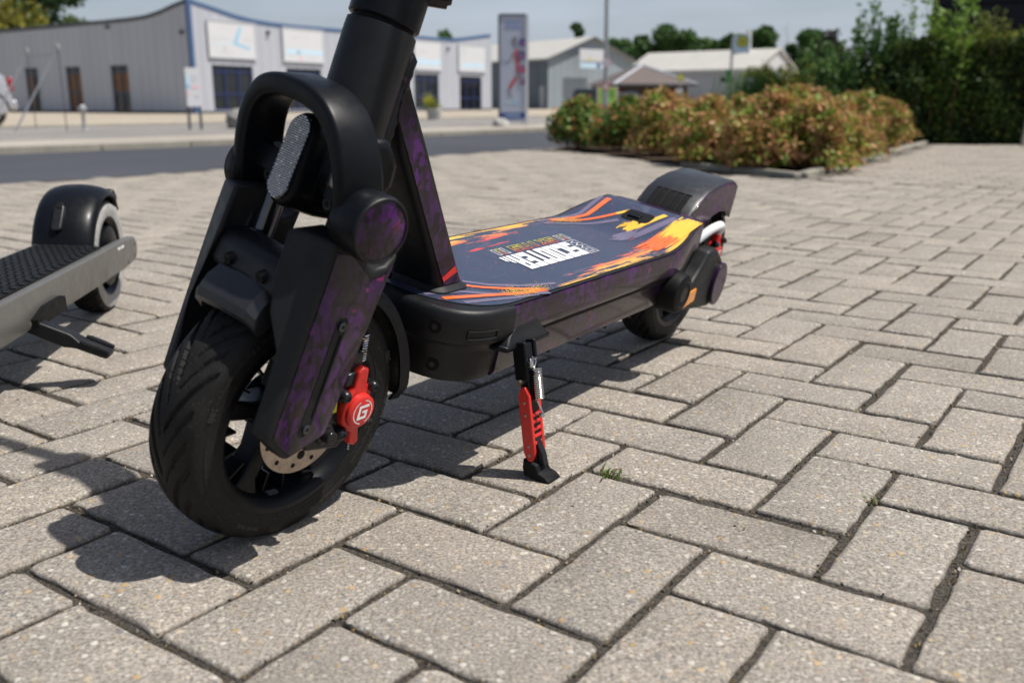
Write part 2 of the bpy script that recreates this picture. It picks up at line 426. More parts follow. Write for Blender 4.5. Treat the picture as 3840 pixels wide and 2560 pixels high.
M['tree_yellow'] = leaf_mat('yellow green tree leaves', [(0.0, (0.09, 0.10, 0.012)), (0.5, (0.19, 0.18, 0.02)), (1.0, (0.30, 0.26, 0.03))], 0.3)
M['tree_pale'] = leaf_mat('pale green tree leaves', [(0.0, (0.07, 0.12, 0.03)), (1.0, (0.16, 0.22, 0.07))], 0.3)
M['purple_leaf'] = leaf_mat('dark purple leaves', [(0.0, (0.02, 0.018, 0.014)), (1.0, (0.05, 0.042, 0.03))], 0.2)
M['dry_grass'] = leaf_mat('dry straw', [(0.0, (0.20, 0.15, 0.07)), (1.0, (0.36, 0.29, 0.16))], 0.2)
M['weed'] = leaf_mat('green weed', [(0.0, (0.06, 0.12, 0.02)), (0.7, (0.11, 0.18, 0.03)), (1.0, (0.25, 0.12, 0.05))], 0.3)
M['litter'] = leaf_mat('joint litter', [(0.0, (0.05, 0.04, 0.03)), (0.4, (0.16, 0.12, 0.07)), (0.7, (0.22, 0.15, 0.05)), (0.9, (0.36, 0.30, 0.20)), (1.0, (0.42, 0.40, 0.37))], 0.05, 0.9)
M['yellow_flower'] = leaf_mat('yellow flowers', [(0.0, (0.40, 0.42, 0.02)), (1.0, (0.60, 0.58, 0.04))], 0.3)

# ------------------------------------------------------------------ geometry helper
def V(*a): return np.array(a, float)

class G:
    def __init__(s): s.v = []; s.f = []
    def add(s, v, f):
        b = len(s.v)
        s.v.extend([tuple(map(float, q)) for q in v])
        s.f.extend([tuple(i + b for i in q) for q in f])
        return s
    def box(s, c, d, rot=None):
        c = V(*c); h = V(*d) / 2
        vs = [V(x, y, z) * h for x in (-1, 1) for y in (-1, 1) for z in (-1, 1)]
        if rot is not None: vs = [np.array(rot @ Vector(q)) for q in vs]
        return s.add([c + q for q in vs], [(0, 1, 3, 2), (4, 6, 7, 5), (0, 4, 5, 1), (2, 3, 7, 6), (0, 2, 6, 4), (1, 5, 7, 3)])
    def loft(s, secs, caps=True, closed=True):
        n = len(secs[0]); vs = [p for q in secs for p in q]; fs = []
        for i in range(len(secs) - 1):
            for j in range(n if closed else n - 1):
                k = (j + 1) % n
                fs.append((i * n + j, i * n + k, (i + 1) * n + k, (i + 1) * n + j))
        if caps:
            fs.append(tuple(range(n))[::-1]); fs.append(tuple((len(secs) - 1) * n + j for j in range(n)))
        return s.add(vs, fs)
    def cyl(s, p0, p1, r0, r1=None, n=24, caps=True):
        p0 = V(*p0); p1 = V(*p1); r1 = r0 if r1 is None else r1
        return s.tube([p0, p1], [r0, r1], n, caps)
    def tube(s, pts, r, n=10, caps=True):
        pts = [V(*p) for p in pts]
        rs = r if hasattr(r, '__len__') else [r] * len(pts)
        secs = []; a = None
        for i, p in enumerate(pts):
            d = pts[min(i + 1, len(pts) - 1)] - pts[max(i - 1, 0)]
            d = d / (np.linalg.norm(d) + 1e-12)
            if a is None:
                a = np.cross(d, V(0, 0, 1) if abs(d[2]) < 0.9 else V(1, 0, 0))
            a = a - d * (a @ d); a /= np.linalg.norm(a); b = np.cross(d, a)
            secs.append([p + rs[i] * (math.cos(t) * a + math.sin(t) * b) for t in np.linspace(0, 2 * math.pi, n, endpoint=False)])
        return s.loft(secs, caps)
    def lathe(s, prof, c=(0, 0, 0), axis='y', n=64, a0=0, a1=2 * math.pi, closed_prof=False):
        # prof: (radius, offset along axis)
        full = abs(a1 - a0 - 2 * math.pi) < 1e-6
        ts = np.linspace(a0, a1, n, endpoint=not full); m = len(prof); vs = []
        for t in ts:
            for r, o in prof:
                if axis == 'y': q = (r * math.cos(t), o, r * math.sin(t))
                elif axis == 'z': q = (r * math.cos(t), r * math.sin(t), o)
                else: q = (o, r * math.cos(t), r * math.sin(t))
                vs.append((c[0] + q[0], c[1] + q[1], c[2] + q[2]))
        fs = []; N = len(ts)
        for i in range(N if full else N - 1):
            k = (i + 1) % N
            for j in range(m if closed_prof else m - 1):
                l = (j + 1) % m
                fs.append((i * m + j, k * m + j, k * m + l, i * m + l))
        if not full and closed_prof:
            fs.append(tuple(range(m))); fs.append(tuple((N - 1) * m + j for j in range(m))[::-1])
        return s.add(vs, fs)
    def prism(s, poly, fn, a, b):
        # poly 2D, fn(u,v,w)->xyz ; extruded w from a to b
        n = len(poly)
        vs = [fn(u, v, a) for u, v in poly] + [fn(u, v, b) for u, v in poly]
        fs = [tuple(range(n)), tuple(range(n, 2 * n))[::-1]] + [(i, n + i, n + (i + 1) % n, (i + 1) % n) for i in range(n)]
        return s.add(vs, fs)
    def obj(s, name, mat, parent=None, smooth=35, bevel=None, seg=2, basis=None):
        me = bpy.data.meshes.new(name)
        me.from_pydata(s.v, [], s.f)
        bm = bmesh.new(); bm.from_mesh(me)
        bmesh.ops.recalc_face_normals(bm, faces=bm.faces)
        bm.to_mesh(me); bm.free()
        me.materials.append(M[mat] if isinstance(mat, str) else mat)
        if smooth:
            me.shade_smooth()
            me.set_sharp_from_angle(angle=R(smooth))
        o = bpy.data.objects.new(name, me)
        col.objects.link(o)
        if parent is not None: o.parent = parent
        if basis is not None: o.matrix_basis = basis
        if bevel:
            b = o.modifiers.new('Bevel', 'BEVEL')
            b.width = bevel; b.segments = seg; b.limit_method = 'ANGLE'; b.angle_limit = R(40); b.harden_normals = False
            me.shade_smooth() if not smooth else None
            if smooth:
                me.set_sharp_from_angle(angle=R(75))
        return o

def tag(o, label, cat, group=None):
    o['label'] = label; o['category'] = cat
    if group: o['group'] = group
    return o
def structure(o):
    o['kind'] = 'structure'
    return o
def empty(name, loc=(0, 0, 0), mat4=None, rz=0):
    o = bpy.data.objects.new(name, None)
    o.empty_display_size = 0.1
    col.objects.link(o)
    if mat4 is not None: o.matrix_basis = mat4
    else:
        o.location = loc; o.rotation_euler = (0, 0, rz)
    return o
def rrect(w, h, r, n=4):
    # rounded rectangle outline, full sizes
    pts = []
    for cx, cy, a0 in ((w / 2 - r, h / 2 - r, 0), (-w / 2 + r, h / 2 - r, 90), (-w / 2 + r, -h / 2 + r, 180), (w / 2 - r, -h / 2 + r, 270)):
        for k in range(n + 1):
            a = R(a0 + 90 * k / n); pts.append((cx + r * math.cos(a), cy + r * math.sin(a)))
    return pts
def circle(r, n=24, c=(0, 0)):
    return [(c[0] + r * math.cos(t), c[1] + r * math.sin(t)) for t in np.linspace(0, 2 * math.pi, n, endpoint=False)]
_txt = {}
def text_mesh(s, size=1.0):
    # (verts2d, faces) of a word from the built-in font, centred
    if (s) not in _txt:
        cu = bpy.data.curves.new('txt', 'FONT'); cu.body = s; cu.size = 1.0; cu.align_x = 'CENTER'; cu.align_y = 'CENTER'; cu.resolution_u = 2
        o = bpy.data.objects.new('txt', cu); col.objects.link(o)
        dg = bpy.context.evaluated_depsgraph_get()
        me = bpy.data.meshes.new_from_object(o.evaluated_get(dg))
        _txt[s] = ([(v.co.x, v.co.y) for v in me.vertices], [tuple(p.vertices) for p in me.polygons])
        bpy.data.objects.remove(o); bpy.data.curves.remove(cu); bpy.data.meshes.remove(me)
    v, f = _txt[s]
    return [(x * size, y * size) for x, y in v], f
def fast_mesh(name, verts, quads, mat, parent=None, smooth=False):
    me = bpy.data.meshes.new(name)
    verts = np.asarray(verts, np.float32); quads = np.asarray(quads, np.int32)
    me.vertices.add(len(verts)); me.vertices.foreach_set('co', verts.ravel())
    k = quads.shape[1]
    me.loops.add(quads.size); me.loops.foreach_set('vertex_index', quads.ravel())
    me.polygons.add(len(quads)); me.polygons.foreach_set('loop_start', np.arange(0, quads.size, k, dtype=np.int32))
    me.update(calc_edges=True)
    me.materials.append(M[mat])
    if smooth: me.shade_smooth()
    o = bpy.data.objects.new(name, me); col.objects.link(o)
    if parent is not None: o.parent = parent
    return o
def leaves(name, pts, size, mat, parent=None, aspect=0.6, up=0.0):
    pts = np.asarray(pts, float); n = len(pts)
    a = rng.normal(size=(n, 3)); a[:, 2] += up; a /= np.linalg.norm(a, axis=1)[:, None]
    b = np.cross(a, rng.normal(size=(n, 3))); b /= np.linalg.norm(b, axis=1)[:, None]
    nn = np.cross(a, b)
    s = (size * rng.uniform(0.6, 1.3, n))[:, None]
    v = np.stack([pts - a * s * 0.5, pts + b * s * 0.5 * aspect + nn * s * 0.10, pts + a * s * 0.5, pts - b * s * 0.5 * aspect + nn * s * 0.10], 1).reshape(-1, 3)
    q = np.arange(4 * n).reshape(n, 4)
    return fast_mesh(name, v, q, mat, parent)

# ================================================================== setting
GO = V(0.1482, 1.1496)                       # a joint crossing in the paving
GU = V(0.8180, -0.5752); GV = V(-0.5752, -0.8180)
MOD = 0.105
def grid(u, v): return GO + (GU * u + GV * v) * MOD
def sheet(name, poly, z, mat):
    g = G(); g.add([(x, y, z) for x, y in poly], [tuple(range(len(poly)))])
    return structure(g.obj(name, mat, smooth=0))
RE = V(0.6, 0.8); RN = V(-0.8, 0.6)           # along the road, across it
def strip(name, d0, d1, z, mat, a=-60, b=140):
    return sheet(name, [tuple(RE * a + RN * d0), tuple(RE * b + RN * d0), tuple(RE * b + RN * d1), tuple(RE * a + RN * d1)], z, mat)
sheet('ground', [(-900, -300), (900, -300), (900, 1500), (-900, 1500)], -0.05, 'field')
strip('road', 5.38, 8.72, -0.016, 'asphalt')
strip('footway', 8.84, 11.3, 0.0, 'footway')
strip('gravel_strip', 11.3, 17.6, -0.006, 'gravel')
strip('forecourt', 17.6, 75, -0.012, 'forecourt', -60, 110)

# kerb along the far side of the road
def in_poly(p, poly):
    x, y = p; c = False; j = len(poly) - 1
    for i in range(len(poly)):
        xi, yi = poly[i]; xj, yj = poly[j]
        if (yi > y) != (yj > y) and x < (xj - xi) * (y - yi) / (yj - yi) + xi: c = not c
        j = i
    return c
BED = [(0.42, 9.35), (0.80, 8.2), (1.21, 6.71), (1.69, 5.58), (4.48, 10.34), (3.2, 12.2)]

# --- paving: herringbone concrete blocks, each its own stone
pave = sheet('pavement', [tuple(RE * -4 + RN * 5.38), tuple(RE * 14 + RN * 5.38), (8.5, 10.5), (8.5, -1.5), (-5.5, -1.5)], -0.0048, 'joint')
def paver_verts(L, W, seed, n=3):
    q = np.random.default_rng(seed)
    rc = 0.0045
    out = []
    for cx, cy, a0 in ((L / 2 - rc, W / 2 - rc, 0), (-L / 2 + rc, W / 2 - rc, 90), (-L / 2 + rc, -W / 2 + rc, 180), (L / 2 - rc, -W / 2 + rc, 270)):
        rr = rc * q.uniform(0.7, 1.6)
        for k in range(n):
            a = R(a0 + 90 * k / (n - 1))
            out.append((cx + rr * math.cos(a) - (rr - rc) * np.sign(cx), cy + rr * math.sin(a) - (rr - rc) * np.sign(cy)))
        # mid points on the following side give each stone a slightly worn outline
        if a0 in (0, 180):
            sg = 1 if a0 == 0 else -1
            for t in (0.75, 0.5, 0.25, 0.0, -0.25, -0.5, -0.75): out.append((sg * t * L * 0.55, sg * (W / 2 - q.uniform(0, 0.0024))))
        else:
            sg = -1 if a0 == 90 else 1
            out.append((sg * (L / 2 - q.uniform(0, 0.0015)), 0.0))
    out = np.array(out)
    rings = []
    for ins, z in ((0.0050, 0.0), (0.0024, -0.0007), (0.0007, -0.0026), (0.0, -0.0062), (0.0, -0.03)):
        f = np.stack([1 - ins / (L / 2), 1 - ins / (W / 2)])
        jit = q.normal(0, 0.0007, out.shape) if z > -0.006 else 0
        rings.append(np.c_[out * f + jit, np.full(len(out), z) + (q.normal(0, 0.00025, len(out)) if z > -0.006 else 0)])
    return rings
def paver_geo(rings):
    n = len(rings[0]); vs = np.concatenate(rings); fs = []
    for i in range(len(rings) - 1):
        for j in range(n):
            k = (j + 1) % n
            fs.append((i * n + j, (i + 1) * n + j, (i + 1) * n + k, i * n + k))
    return vs, fs, tuple(range(n))
PM = []
for sd in range(10):
    vs, fs, top = paver_geo(paver_verts(2 * MOD - 0.0072, MOD - 0.0072, sd))
    me = bpy.data.meshes.new('paver'); me.from_pydata(vs.tolist(), [], [top] + fs)
    me.shade_smooth(); me.set_sharp_from_angle(angle=R(60)); me.materials.append(M['paver']); PM.append(me)
stones = []
for a in range(-110, 60):
    for b in range(-60, 40):
        u, v = a + 2 * b, a - 2 * b
        for (cu, cv, rot) in ((u + 1, v + 0.5, 0), (u + 0.5, v + 2, 1)):
            p = grid(cu, cv)
            if p[1] < 0.2 or p[1] > 11.5 or abs(p[0]) > 0.62 * p[1] + 0.55: continue
            if p @ RN > 5.30: continue
            if in_poly(p, BED): continue
            if cv < -42.4 and p[0] > 1.2: continue
            stones.append((p[0], p[1], rot))
def view_area(p):
    d = p[1] * 0.969 + 0.43 * 0.247
    if d < 0.3: return 0
    x = p[0] / d * 0.9115 * 1.0; yy = (-(CAM_H) * 0.969 + p[1] * 0.2475) / d
    vis = abs(x) < 0.56 and abs(yy) < 0.37
    return (1.0 / d ** 3) if vis else 0
stones.sort(key=lambda q: -view_area(q))
ANG = math.atan2(GU[1], GU[0])
def jitter(i):
    q = np.random.default_rng(1000 + i)
    return q.normal(0, 0.0011, 2), q.normal(0, 0.0032), q.normal(0, 0.0011), q.normal(0, 0.0038, 2)
for i, (x, y, rot) in enumerate(stones[:300]):
    o = bpy.data.objects.new('paver', PM[(i * 7) % 10]); col.objects.link(o)
    j, ra, dz, tl = jitter(i)
    o.location = (x + j[0], y + j[1], min(dz, 0.0012)); o.rotation_euler = (tl[0], tl[1], ANG + rot * math.pi / 2 + ra + (math.pi if i % 2 else 0))
    o.parent = pave
def field(name, items, L, W, parent, off=5000):
    geos = [paver_geo(paver_verts(L, W, s, 2)) for s in range(6)]
    VS = []; Q = []; base = 0
    for i, (x, y, ang) in enumerate(items):
        vs, fs, top = geos[i % 6]
        j, ra, dz, tl = jitter(off + i)
        c, s = math.cos(ang + ra), math.sin(ang + ra)
        w = np.c_[vs[:, 0] * c - vs[:, 1] * s + x + j[0], vs[:, 0] * s + vs[:, 1] * c + y + j[1], vs[:, 2] + min(dz, 0.001) + vs[:, 0] * tl[0] + vs[:, 1] * tl[1]]
        VS.append(w)
        q = np.array(fs) + base
        n = len(top); h = n // 2
        tq = np.array([(k, k + 1, n - 2 - k, n - 1 - k) for k in range(h - 1)]) + base
        Q.append(q); Q.append(tq); base += len(vs)
    o = fast_mesh(name, np.concatenate(VS), np.concatenate(Q), 'paver', parent)
    o['kind'] = 'stuff'
    return o
field('paver_field', [(x, y, ANG + r * math.pi / 2) for x, y, r in stones[300:]], 2 * MOD - 0.0072, MOD - 0.0072, pave)
# the strip of paving beside the planted bed, laid in rows behind an edging course
side = sheet('side_pavement', [tuple(grid(-14, -42.45)), tuple(grid(40, -42.45)), (12, 9.5), (8, 13), (4.6, 10.6)], -0.0048, 'joint')
rows = []
for r in range(0, 75):
    for c in range(-30, 30):
        p = grid(c * 2 + (r % 2) - 12.0, -43.0 - r)
        if p[1] > 10.2 or abs(p[0]) > 0.62 * p[1] + 0.5: continue
        kx = 1.69 + (p[1] - 5.58) / (10.34 - 5.58) * (4.48 - 1.69)
        if p[0] < kx + 0.12: continue
        rows.append((p[0], p[1], ANG))
field('paver_field', rows, 2 * MOD - 0.008, MOD - 0.008, side, 9000)

# kerbs
def kerb_run(name, p0, p1, w, h, step, z0=-0.03, n0=0.0):
    p0 = V(*p0); p1 = V(*p1); L = np.linalg.norm(p1 - p0); d = (p1 - p0) / L; nn = V(-d[1], d[0])
    root = None
    k = max(1, round(L / step)); st = L / k
    for i in range(k):
        g = G()
        a = p0 + d * (i * st + 0.003); b = p0 + d * ((i + 1) * st - 0.003)
        hh = h + rng.normal(0, 0.002)
        c = [a - nn * w / 2, b - nn * w / 2, b + nn * w / 2, a + nn * w / 2]
        g.add([(q[0], q[1], z0) for q in c] + [(q[0], q[1], hh) for q in c], [(0, 1, 2, 3), (4, 5, 6, 7), (0, 1, 5, 4), (1, 2, 6, 5), (2, 3, 7, 6), (3, 0, 4, 7)])
        o = g.obj(name if root is None else 'kerb_stone', 'kerb', root, smooth=30, bevel=0.012)
        if root is None: root = structure(o)
    return root
kerb_run('kerb', tuple(RE * -3 + RN * 8.78), tuple(RE * 32 + RN * 8.78), 0.12, 0.05, 1.0)
kerb_run('bed_kerb', (1.21, 6.71), (1.69, 5.58), 0.06, 0.035, 0.62)
kerb_run('bed_kerb', (1.72, 5.60), (4.48, 10.34), 0.065, 0.035, 0.92)
kerb_run('forecourt_edging', tuple(RE * -2 + RN * 17.6), tuple(RE * 38 + RN * 17.6), 0.10, 0.03, 1.0)
sheet('planted_bed', [(x, y) for x, y in BED], 0.012, 'soil')
sheet('verge', [(3.2, 12.2), (4.48, 10.34), (6.5, 9.6), (12, 9.0), (14, 15), (6, 18), (1.5, 13.5)], -0.004, 'soil')

# small debris that has collected in the joints
n = 15000
uu = rng.uniform(-12, 16, n); vv = rng.uniform(-18, 8, n)
al = rng.random(n) < 0.5
uu = np.where(al, np.round(uu) + rng.normal(0, 0.03, n), uu); vv = np.where(~al, np.round(vv) + rng.normal(0, 0.03, n), vv)
pp = GO[None] + (uu[:, None] * GU[None] + vv[:, None] * GV[None]) * MOD
pts = np.c_[pp, np.full(n, -0.0025) + rng.normal(0, 0.001, n)]
lit = leaves('joint_litter', pts, 0.0042, 'litter', None, 0.7); lit['kind'] = 'stuff'
lit['label'] = 'crumbs of dirt, moss and stalks in the paver joints'; lit['category'] = 'litter'
def tuft(name, c, n, h, mat, label, spread=0.012, w=0.0012):
    VS = []; Q = []
    for i in range(n):
        a = rng.uniform(0, 2 * math.pi); ln = rng.uniform(0.5, 1.0) * h; le = rng.uniform(0.5, 1.6)
        b = V(c[0] + rng.normal(0, spread * 0.4), c[1] + rng.normal(0, spread * 0.4), -0.006)
        d = V(math.cos(a), math.sin(a), 0); s = V(-d[1], d[0], 0) * w
        p1 = b + d * ln * 0.3 * le + V(0, 0, ln * 0.55); p2 = b + d * ln * 0.75 * le + V(0, 0, ln * 0.62)
        k = len(VS)
        VS += [b - s, b + s, p1 + s, p1 - s, p2 + s * 0.2, p2 - s * 0.2]
        Q += [(k, k + 1, k + 2, k + 3), (k + 3, k + 2, k + 4, k + 5)]
    o = fast_mesh(name, VS, Q, mat)
    return tag(o, label, 'weed')
tuft('weed_tuft', grid(0.35, 1.0), 26, 0.022, 'weed', 'small green weed in the joint behind the kickstand foot')
tuft('weed_tuft', grid(-2.25, 3.35), 20, 0.034, 'dry_grass', 'dry straw weed tuft in the joint before the front tyre', 0.02)
tuft('weed_tuft', grid(3.0, 0.0), 10, 0.016, 'weed', 'tiny yellowish weed at a joint crossing in open paving')

# ================================================================== background
def wall_pt(o, d, s, z, out=0.0, nrm=None):
    return (o[0] + d[0] * s + (nrm[0] * out if nrm is not None else 0), o[1] + d[1] * s + (nrm[1] * out if nrm is not None else 0), z)
BO = V(-13.14, 40.0); FD = V(0.52, 0.854); FD /= np.linalg.norm(FD); LD = V(-FD[1], FD[0])
FN = V(FD[1], -FD[0]); LN = V(-LD[1], LD[0]); LN = LN if LN @ V(0, -1) > 0 else -LN
M['clad_front'] = cladding('pale grey sheet cladding', (0.42, 0.44, 0.49), 0.55, (FD[0], FD[1], 0))
M['clad_side'] = cladding('grey sheet cladding', (0.42, 0.44, 0.49), 0.55, (LD[0], LD[1], 0))
office = empty('office_hall', (BO[0], BO[1], 0))
tag(office, 'pale grey clad hall with swooping blue-trimmed roofline and blue framed windows', 'building')
def loc(p): return (p[0] - BO[0], p[1] - BO[1], p[2])
def wall(name, d, nrm, length, top, holes, mat, z0=-0.05, step=0.5):
    xs = sorted(set([0, length] + [h[0] for h in holes] + [h[1] for h in holes] + list(np.arange(step, length, step))))
    g = G()
    for a, b in zip(xs[:-1], xs[1:]):
        if b - a < 1e-4: continue
        m = (a + b) / 2
        seg = [(z0, None)]
        hs = [h for h in holes if h[0] <= m <= h[1]]
        def quad(lo_a, lo_b, hi_a, hi_b):
            g.add([loc(wall_pt(BO, d, a, lo_a)), loc(wall_pt(BO, d, b, lo_b)), loc(wall_pt(BO, d, b, hi_b)), loc(wall_pt(BO, d, a, hi_a))], [(0, 1, 2, 3)])
        if hs:
            h = hs[0]
            if h[2] > z0 + 0.02: quad(z0, z0, h[2], h[2])
            quad(h[3], h[3], top(a), top(b))
        else: quad(z0, z0, top(a), top(b))
    # reveals
    for h in holes:
        for (s0, z0_, s1, z1_) in ((h[0], h[2], h[0], h[3]), (h[1], h[2], h[1], h[3]), (h[0], h[3], h[1], h[3]), (h[0], h[2], h[1], h[2])):
            q = [wall_pt(BO, d, s0, z0_), wall_pt(BO, d, s1, z1_), wall_pt(BO, d, s1, z1_, -0.16, nrm), wall_pt(BO, d, s0, z0_, -0.16, nrm)]
            g.add([loc(p) for p in q], [(0, 1, 2, 3)])
    return g.obj(name, mat, office, smooth=0)
ftop = lambda s: float(np.interp(s, [0, 1.33, 2.4, 3.37, 4.5, 6, 12, 18.8, 22.85, 24], [4.47, 4.24, 4.04, 3.92, 3.86, 3.84, 3.88, 3.92, 4.42, 4.5]))
ltop = lambda s: float(np.interp(s, [0, 0.85, 1.7, 2.65, 3.6, 5.2, 9, 13.3, 22], [4.47, 4.31, 4.10, 3.95, 3.90, 3.87, 3.82, 3.77, 3.72]))
fw = [(0.99, 3.28, 0.12, 1.98), (5.34, 7.66, 0.12, 1.98), (10.0, 12.3, 0.12, 1.98), (15.0, 17.3, 0.12, 1.96), (19.4, 21.72, 0.0, 1.94)]
lw = [(4.12, 5.33, 0.03, 2.02), (7.44, 8.55, 0.03, 2.02), (10.66, 11.70, 0.03, 2.02)]
wall('wall', FD, FN, 22.85, ftop, fw, 'clad_front')
wall('wall', LD, LN, 22.0, ltop, lw, 'clad_side')
g = G()
e1 = BO + FD * 22.85; e2 = BO + LD * 22
e3 = e1 + LD * 22
g.add([loc((*p, z)) for p, z in ((e1, -0.05), (e3, -0.05), (e3, 3.7), (e1, 4.42))], [(0, 1, 2, 3)])
g.add([loc((*p, z)) for p, z in ((e2, -0.05), (e3, -0.05), (e3, 3.7), (e2, 3.7))], [(0, 1, 2, 3)])
g.obj('wall', 'clad_side', office, smooth=0)
g = G(); g.add([loc((*p, 3.62)) for p in (BO + FD * 0.1 + LD * 0.1, e1 + LD * .1, e3, e2 + FD * .1)], [(0, 1, 2, 3)]); g.obj('roof', 'dark_trim', office, smooth=0)
for d, nrm, top, L, mt in ((FD, FN, ftop, 22.85, 'blue_trim'), (LD, LN, ltop, 22.0, 'dark_trim')):
    ss = np.arange(0, L + 0.01, 0.35); secs = []
    for s in ss:
        z = top(s)
        secs.append([loc(wall_pt(BO, d, s, z - 0.11, 0.03, nrm)), loc(wall_pt(BO, d, s, z + 0.05, 0.03, nrm)), loc(wall_pt(BO, d, s, z + 0.05, -0.3, nrm)), loc(wall_pt(BO, d, s, z - 0.11, -0.3, nrm))])
    G().loft(secs).obj('roof_trim', mt, office, smooth=50)
g = G(); c0 = BO + (FN + LN) * 0.02
g.box(loc((c0[0], c0[1], 2.2)), (0.17, 0.17, 4.5), Matrix.Rotation(math.atan2(FD[1], FD[0]), 3, 'Z')); g.obj('corner_trim', 'blue_trim', office, smooth=0)
g = G()
for d, nrm, L in ((FD, FN, 22.85), (LD, LN, 22.0)):
    g.add([loc(wall_pt(BO, d, s, z, 0.02, nrm)) for s, z in ((0, -0.04), (L, -0.04), (L, 0.09), (0, 0.09))], [(0, 1, 2, 3)])
g.obj('plinth', 'dark_trim', office, smooth=0)
def window(d, nrm, h, nv, nh, fr, pane_mats):
    s0, s1, z0, z1 = h
    rot = Matrix.Rotation(math.atan2(d[1], d[0]), 3, 'Z')
    g = G()
    def bar(sa, sb, za, zb, out=-0.10, th=0.05):
        c = wall_pt(BO, d, (sa + sb) / 2, (za + zb) / 2, out, nrm)
        g.box(loc(c), (sb - sa, th, zb - za), rot)
    w = 0.07
    bar(s0, s0 + w, z0, z1); bar(s1 - w, s1, z0, z1); bar(s0 + w, s1 - w, z1 - w, z1); bar(s0 + w, s1 - w, z0, z0 + w)
    vs = [s0 + (s1 - s0) * k / nv for k in range(1, nv)]
    zs = [z0 + (z1 - z0) * k for k in nh]
    for s in vs: bar(s - 0.05, s + 0.05, z0 + w, z1 - w, -0.098)
    for z in zs: bar(s0 + w, s1 - w, z - 0.045, z + 0.045, -0.094, 0.045)
    f = g.obj('window', fr, office, smooth=0)
    se = [s0 + w] + vs + [s1 - w]; ze = [z0 + w] + zs + [z1 - w]
    k = 0
    for a, b in zip(se[:-1], se[1:]):
        for c, e in zip(ze[:-1], ze[1:]):
            p = G(); p.add([loc(wall_pt(BO, d, s, z, -0.115, nrm)) for s, z in ((a, c), (b, c), (b, e), (a, e))], [(0, 1, 2, 3)])
            p.obj('pane', pane_mats[k % len(pane_mats)], f, smooth=0); k += 1
for i, h in enumerate(fw): window(FD, FN, h, 3, (0.36, 0.86), 'blue_frame', ['glass'])
for i, h in enumerate(lw): window(LD, LN, h, 2, (0.42, 0.85), 'dark_trim', [['glass', 'reflection', 'glass', 'glass', 'reflection', 'glass'], ['reflection', 'reflection', 'glass', 'reflection', 'reflection', 'glass'], ['glass', 'glass', 'glass', 'reflection', 'reflection', 'glass']][i])
for d, nrm, s, z in ((LD, LN, 5.18, 3.62), (LD, LN, 0.45, 3.23), (FD, FN, 4.3, 3.45), (FD, FN, 18.2, 3.4)):
    g = G(); c = wall_pt(BO, d, s, z, 0.05, nrm); g.box(loc(c), (0.16, 0.12, 0.14)); c2 = wall_pt(BO, d, s, z, 0.14, nrm); g.cyl(loc(c), loc(c2), 0.05, 0.06, 10); g.obj('wall_lamp', 'dark_trim', office)
# sign boards on the facade
def board(name, label, s0, s1, z0, z1, marks):
    c = BO + FD * (s0 + s1) / 2 + FN * 0.05
    rt = empty(name, (c[0], c[1], z0), rz=math.atan2(FD[1], FD[0])); tag(rt, label, 'sign', 'sign boards above the hall windows')
    w, h = s1 - s0, z1 - z0
    g = G(); g.box((0, 0, h / 2), (w, 0.05, h)); g.obj('panel', 'white_panel', rt, smooth=0)
    g = G()
    for bx in ((0, 0.0, w, 0.05), (0, h, w, 0.05)): g.box((bx[0], -0.035, bx[1]), (w + 0.05, 0.03, 0.05))
    for sx in (-1, 1): g.box((sx * w / 2, -0.033, h / 2), (0.05, 0.026, h))
    g.obj('frame', 'sign_grey', rt, smooth=0)
    for m, poly in marks:
        g = G(); g.prism([(x * w / 2, z * h) for x, z in poly], lambda u, v, q: (u, q, v), -0.029, -0.026); g.obj('print', m, rt, smooth=0)
def bx_(x0, x1, z0, z1): return [(x0, z0), (x1, z0), (x1, z1), (x0, z1)]
dots = lambda z, m, xs: [(m, bx_(x, x + 0.10, z, z + 0.035)) for x in xs]
board('sign_board', 'white sign board with a blue checkmark-like swoosh, beside the blue building corner', 0.87, 3.5, 2.29, 3.77,
      [('sign_blue', [(0.02, .42), (0.30, .86), (0.42, .88), (0.20, .47), (0.14, .43)]), ('sign_blue', [(0.12, .44), (0.75, .30), (0.72, .24), (0.0, .38)]), ('sign_lblue', [(-0.85, .36), (0.02, .42), (0.02, .40), (-0.8, .33)]), ('sign_grey', bx_(-0.4, -0.3, 0.15, 0.32)), ('sign_grey', bx_(-0.6, -0.05, 0.13, 0.15))] + dots(.5, 'sign_grey', (-.85, -.65, -.45, -.25, .5, .7)))
board('sign_board', 'white sign board with a pale blue band over a pink dot', 5.17, 7.84, 2.27, 3.74,
      [('sign_lblue', bx_(-0.92, 0.95, 0.22, 0.37)), ('sign_blue', bx_(-0.35, -0.2, 0.23, 0.33)), ('sign_pink', bx_(-0.25, -0.1, 0.07, 0.15))] + dots(.7, 'sign_grey', (-.5, -.3, .1)) + dots(.1, 'sign_grey', (.3, .45)))
board('sign_board', 'white sign board with grey lettering, hidden behind the scooter stem', 10.0, 12.5, 2.25, 3.73, dots(.6, 'sign_grey', (-.5, -.3, -.1, .1, .3)))
board('sign_board', 'white sign board with a pink sketch over a pale blue band', 15.0, 17.5, 2.2, 3.73,
      [('sign_lblue', bx_(-0.95, 0.95, 0.16, 0.36)), ('sign_pink', [(0.1, .36), (0.45, .5), (0.5, .62), (0.38, .48), (0.15, .42)]), ('sign_grey', bx_(-0.7, -0.2, .6, .63))])
board('sign_board', 'white sign board with grey strokes over a pale blue band, farthest of the facade boards', 19.22, 22.1, 2.22, 3.73,
      [('sign_lblue', bx_(-0.8, 0.9, 0.14, 0.30)), ('sign_grey', bx_(-0.8, -0.72, .55, .9)), ('sign_grey', bx_(-0.72, -0.5, .84, .9)), ('sign_grey', bx_(-0.55, -0.48, .62, .8)), ('sign_pink', bx_(0.1, 0.4, .1, .13))])

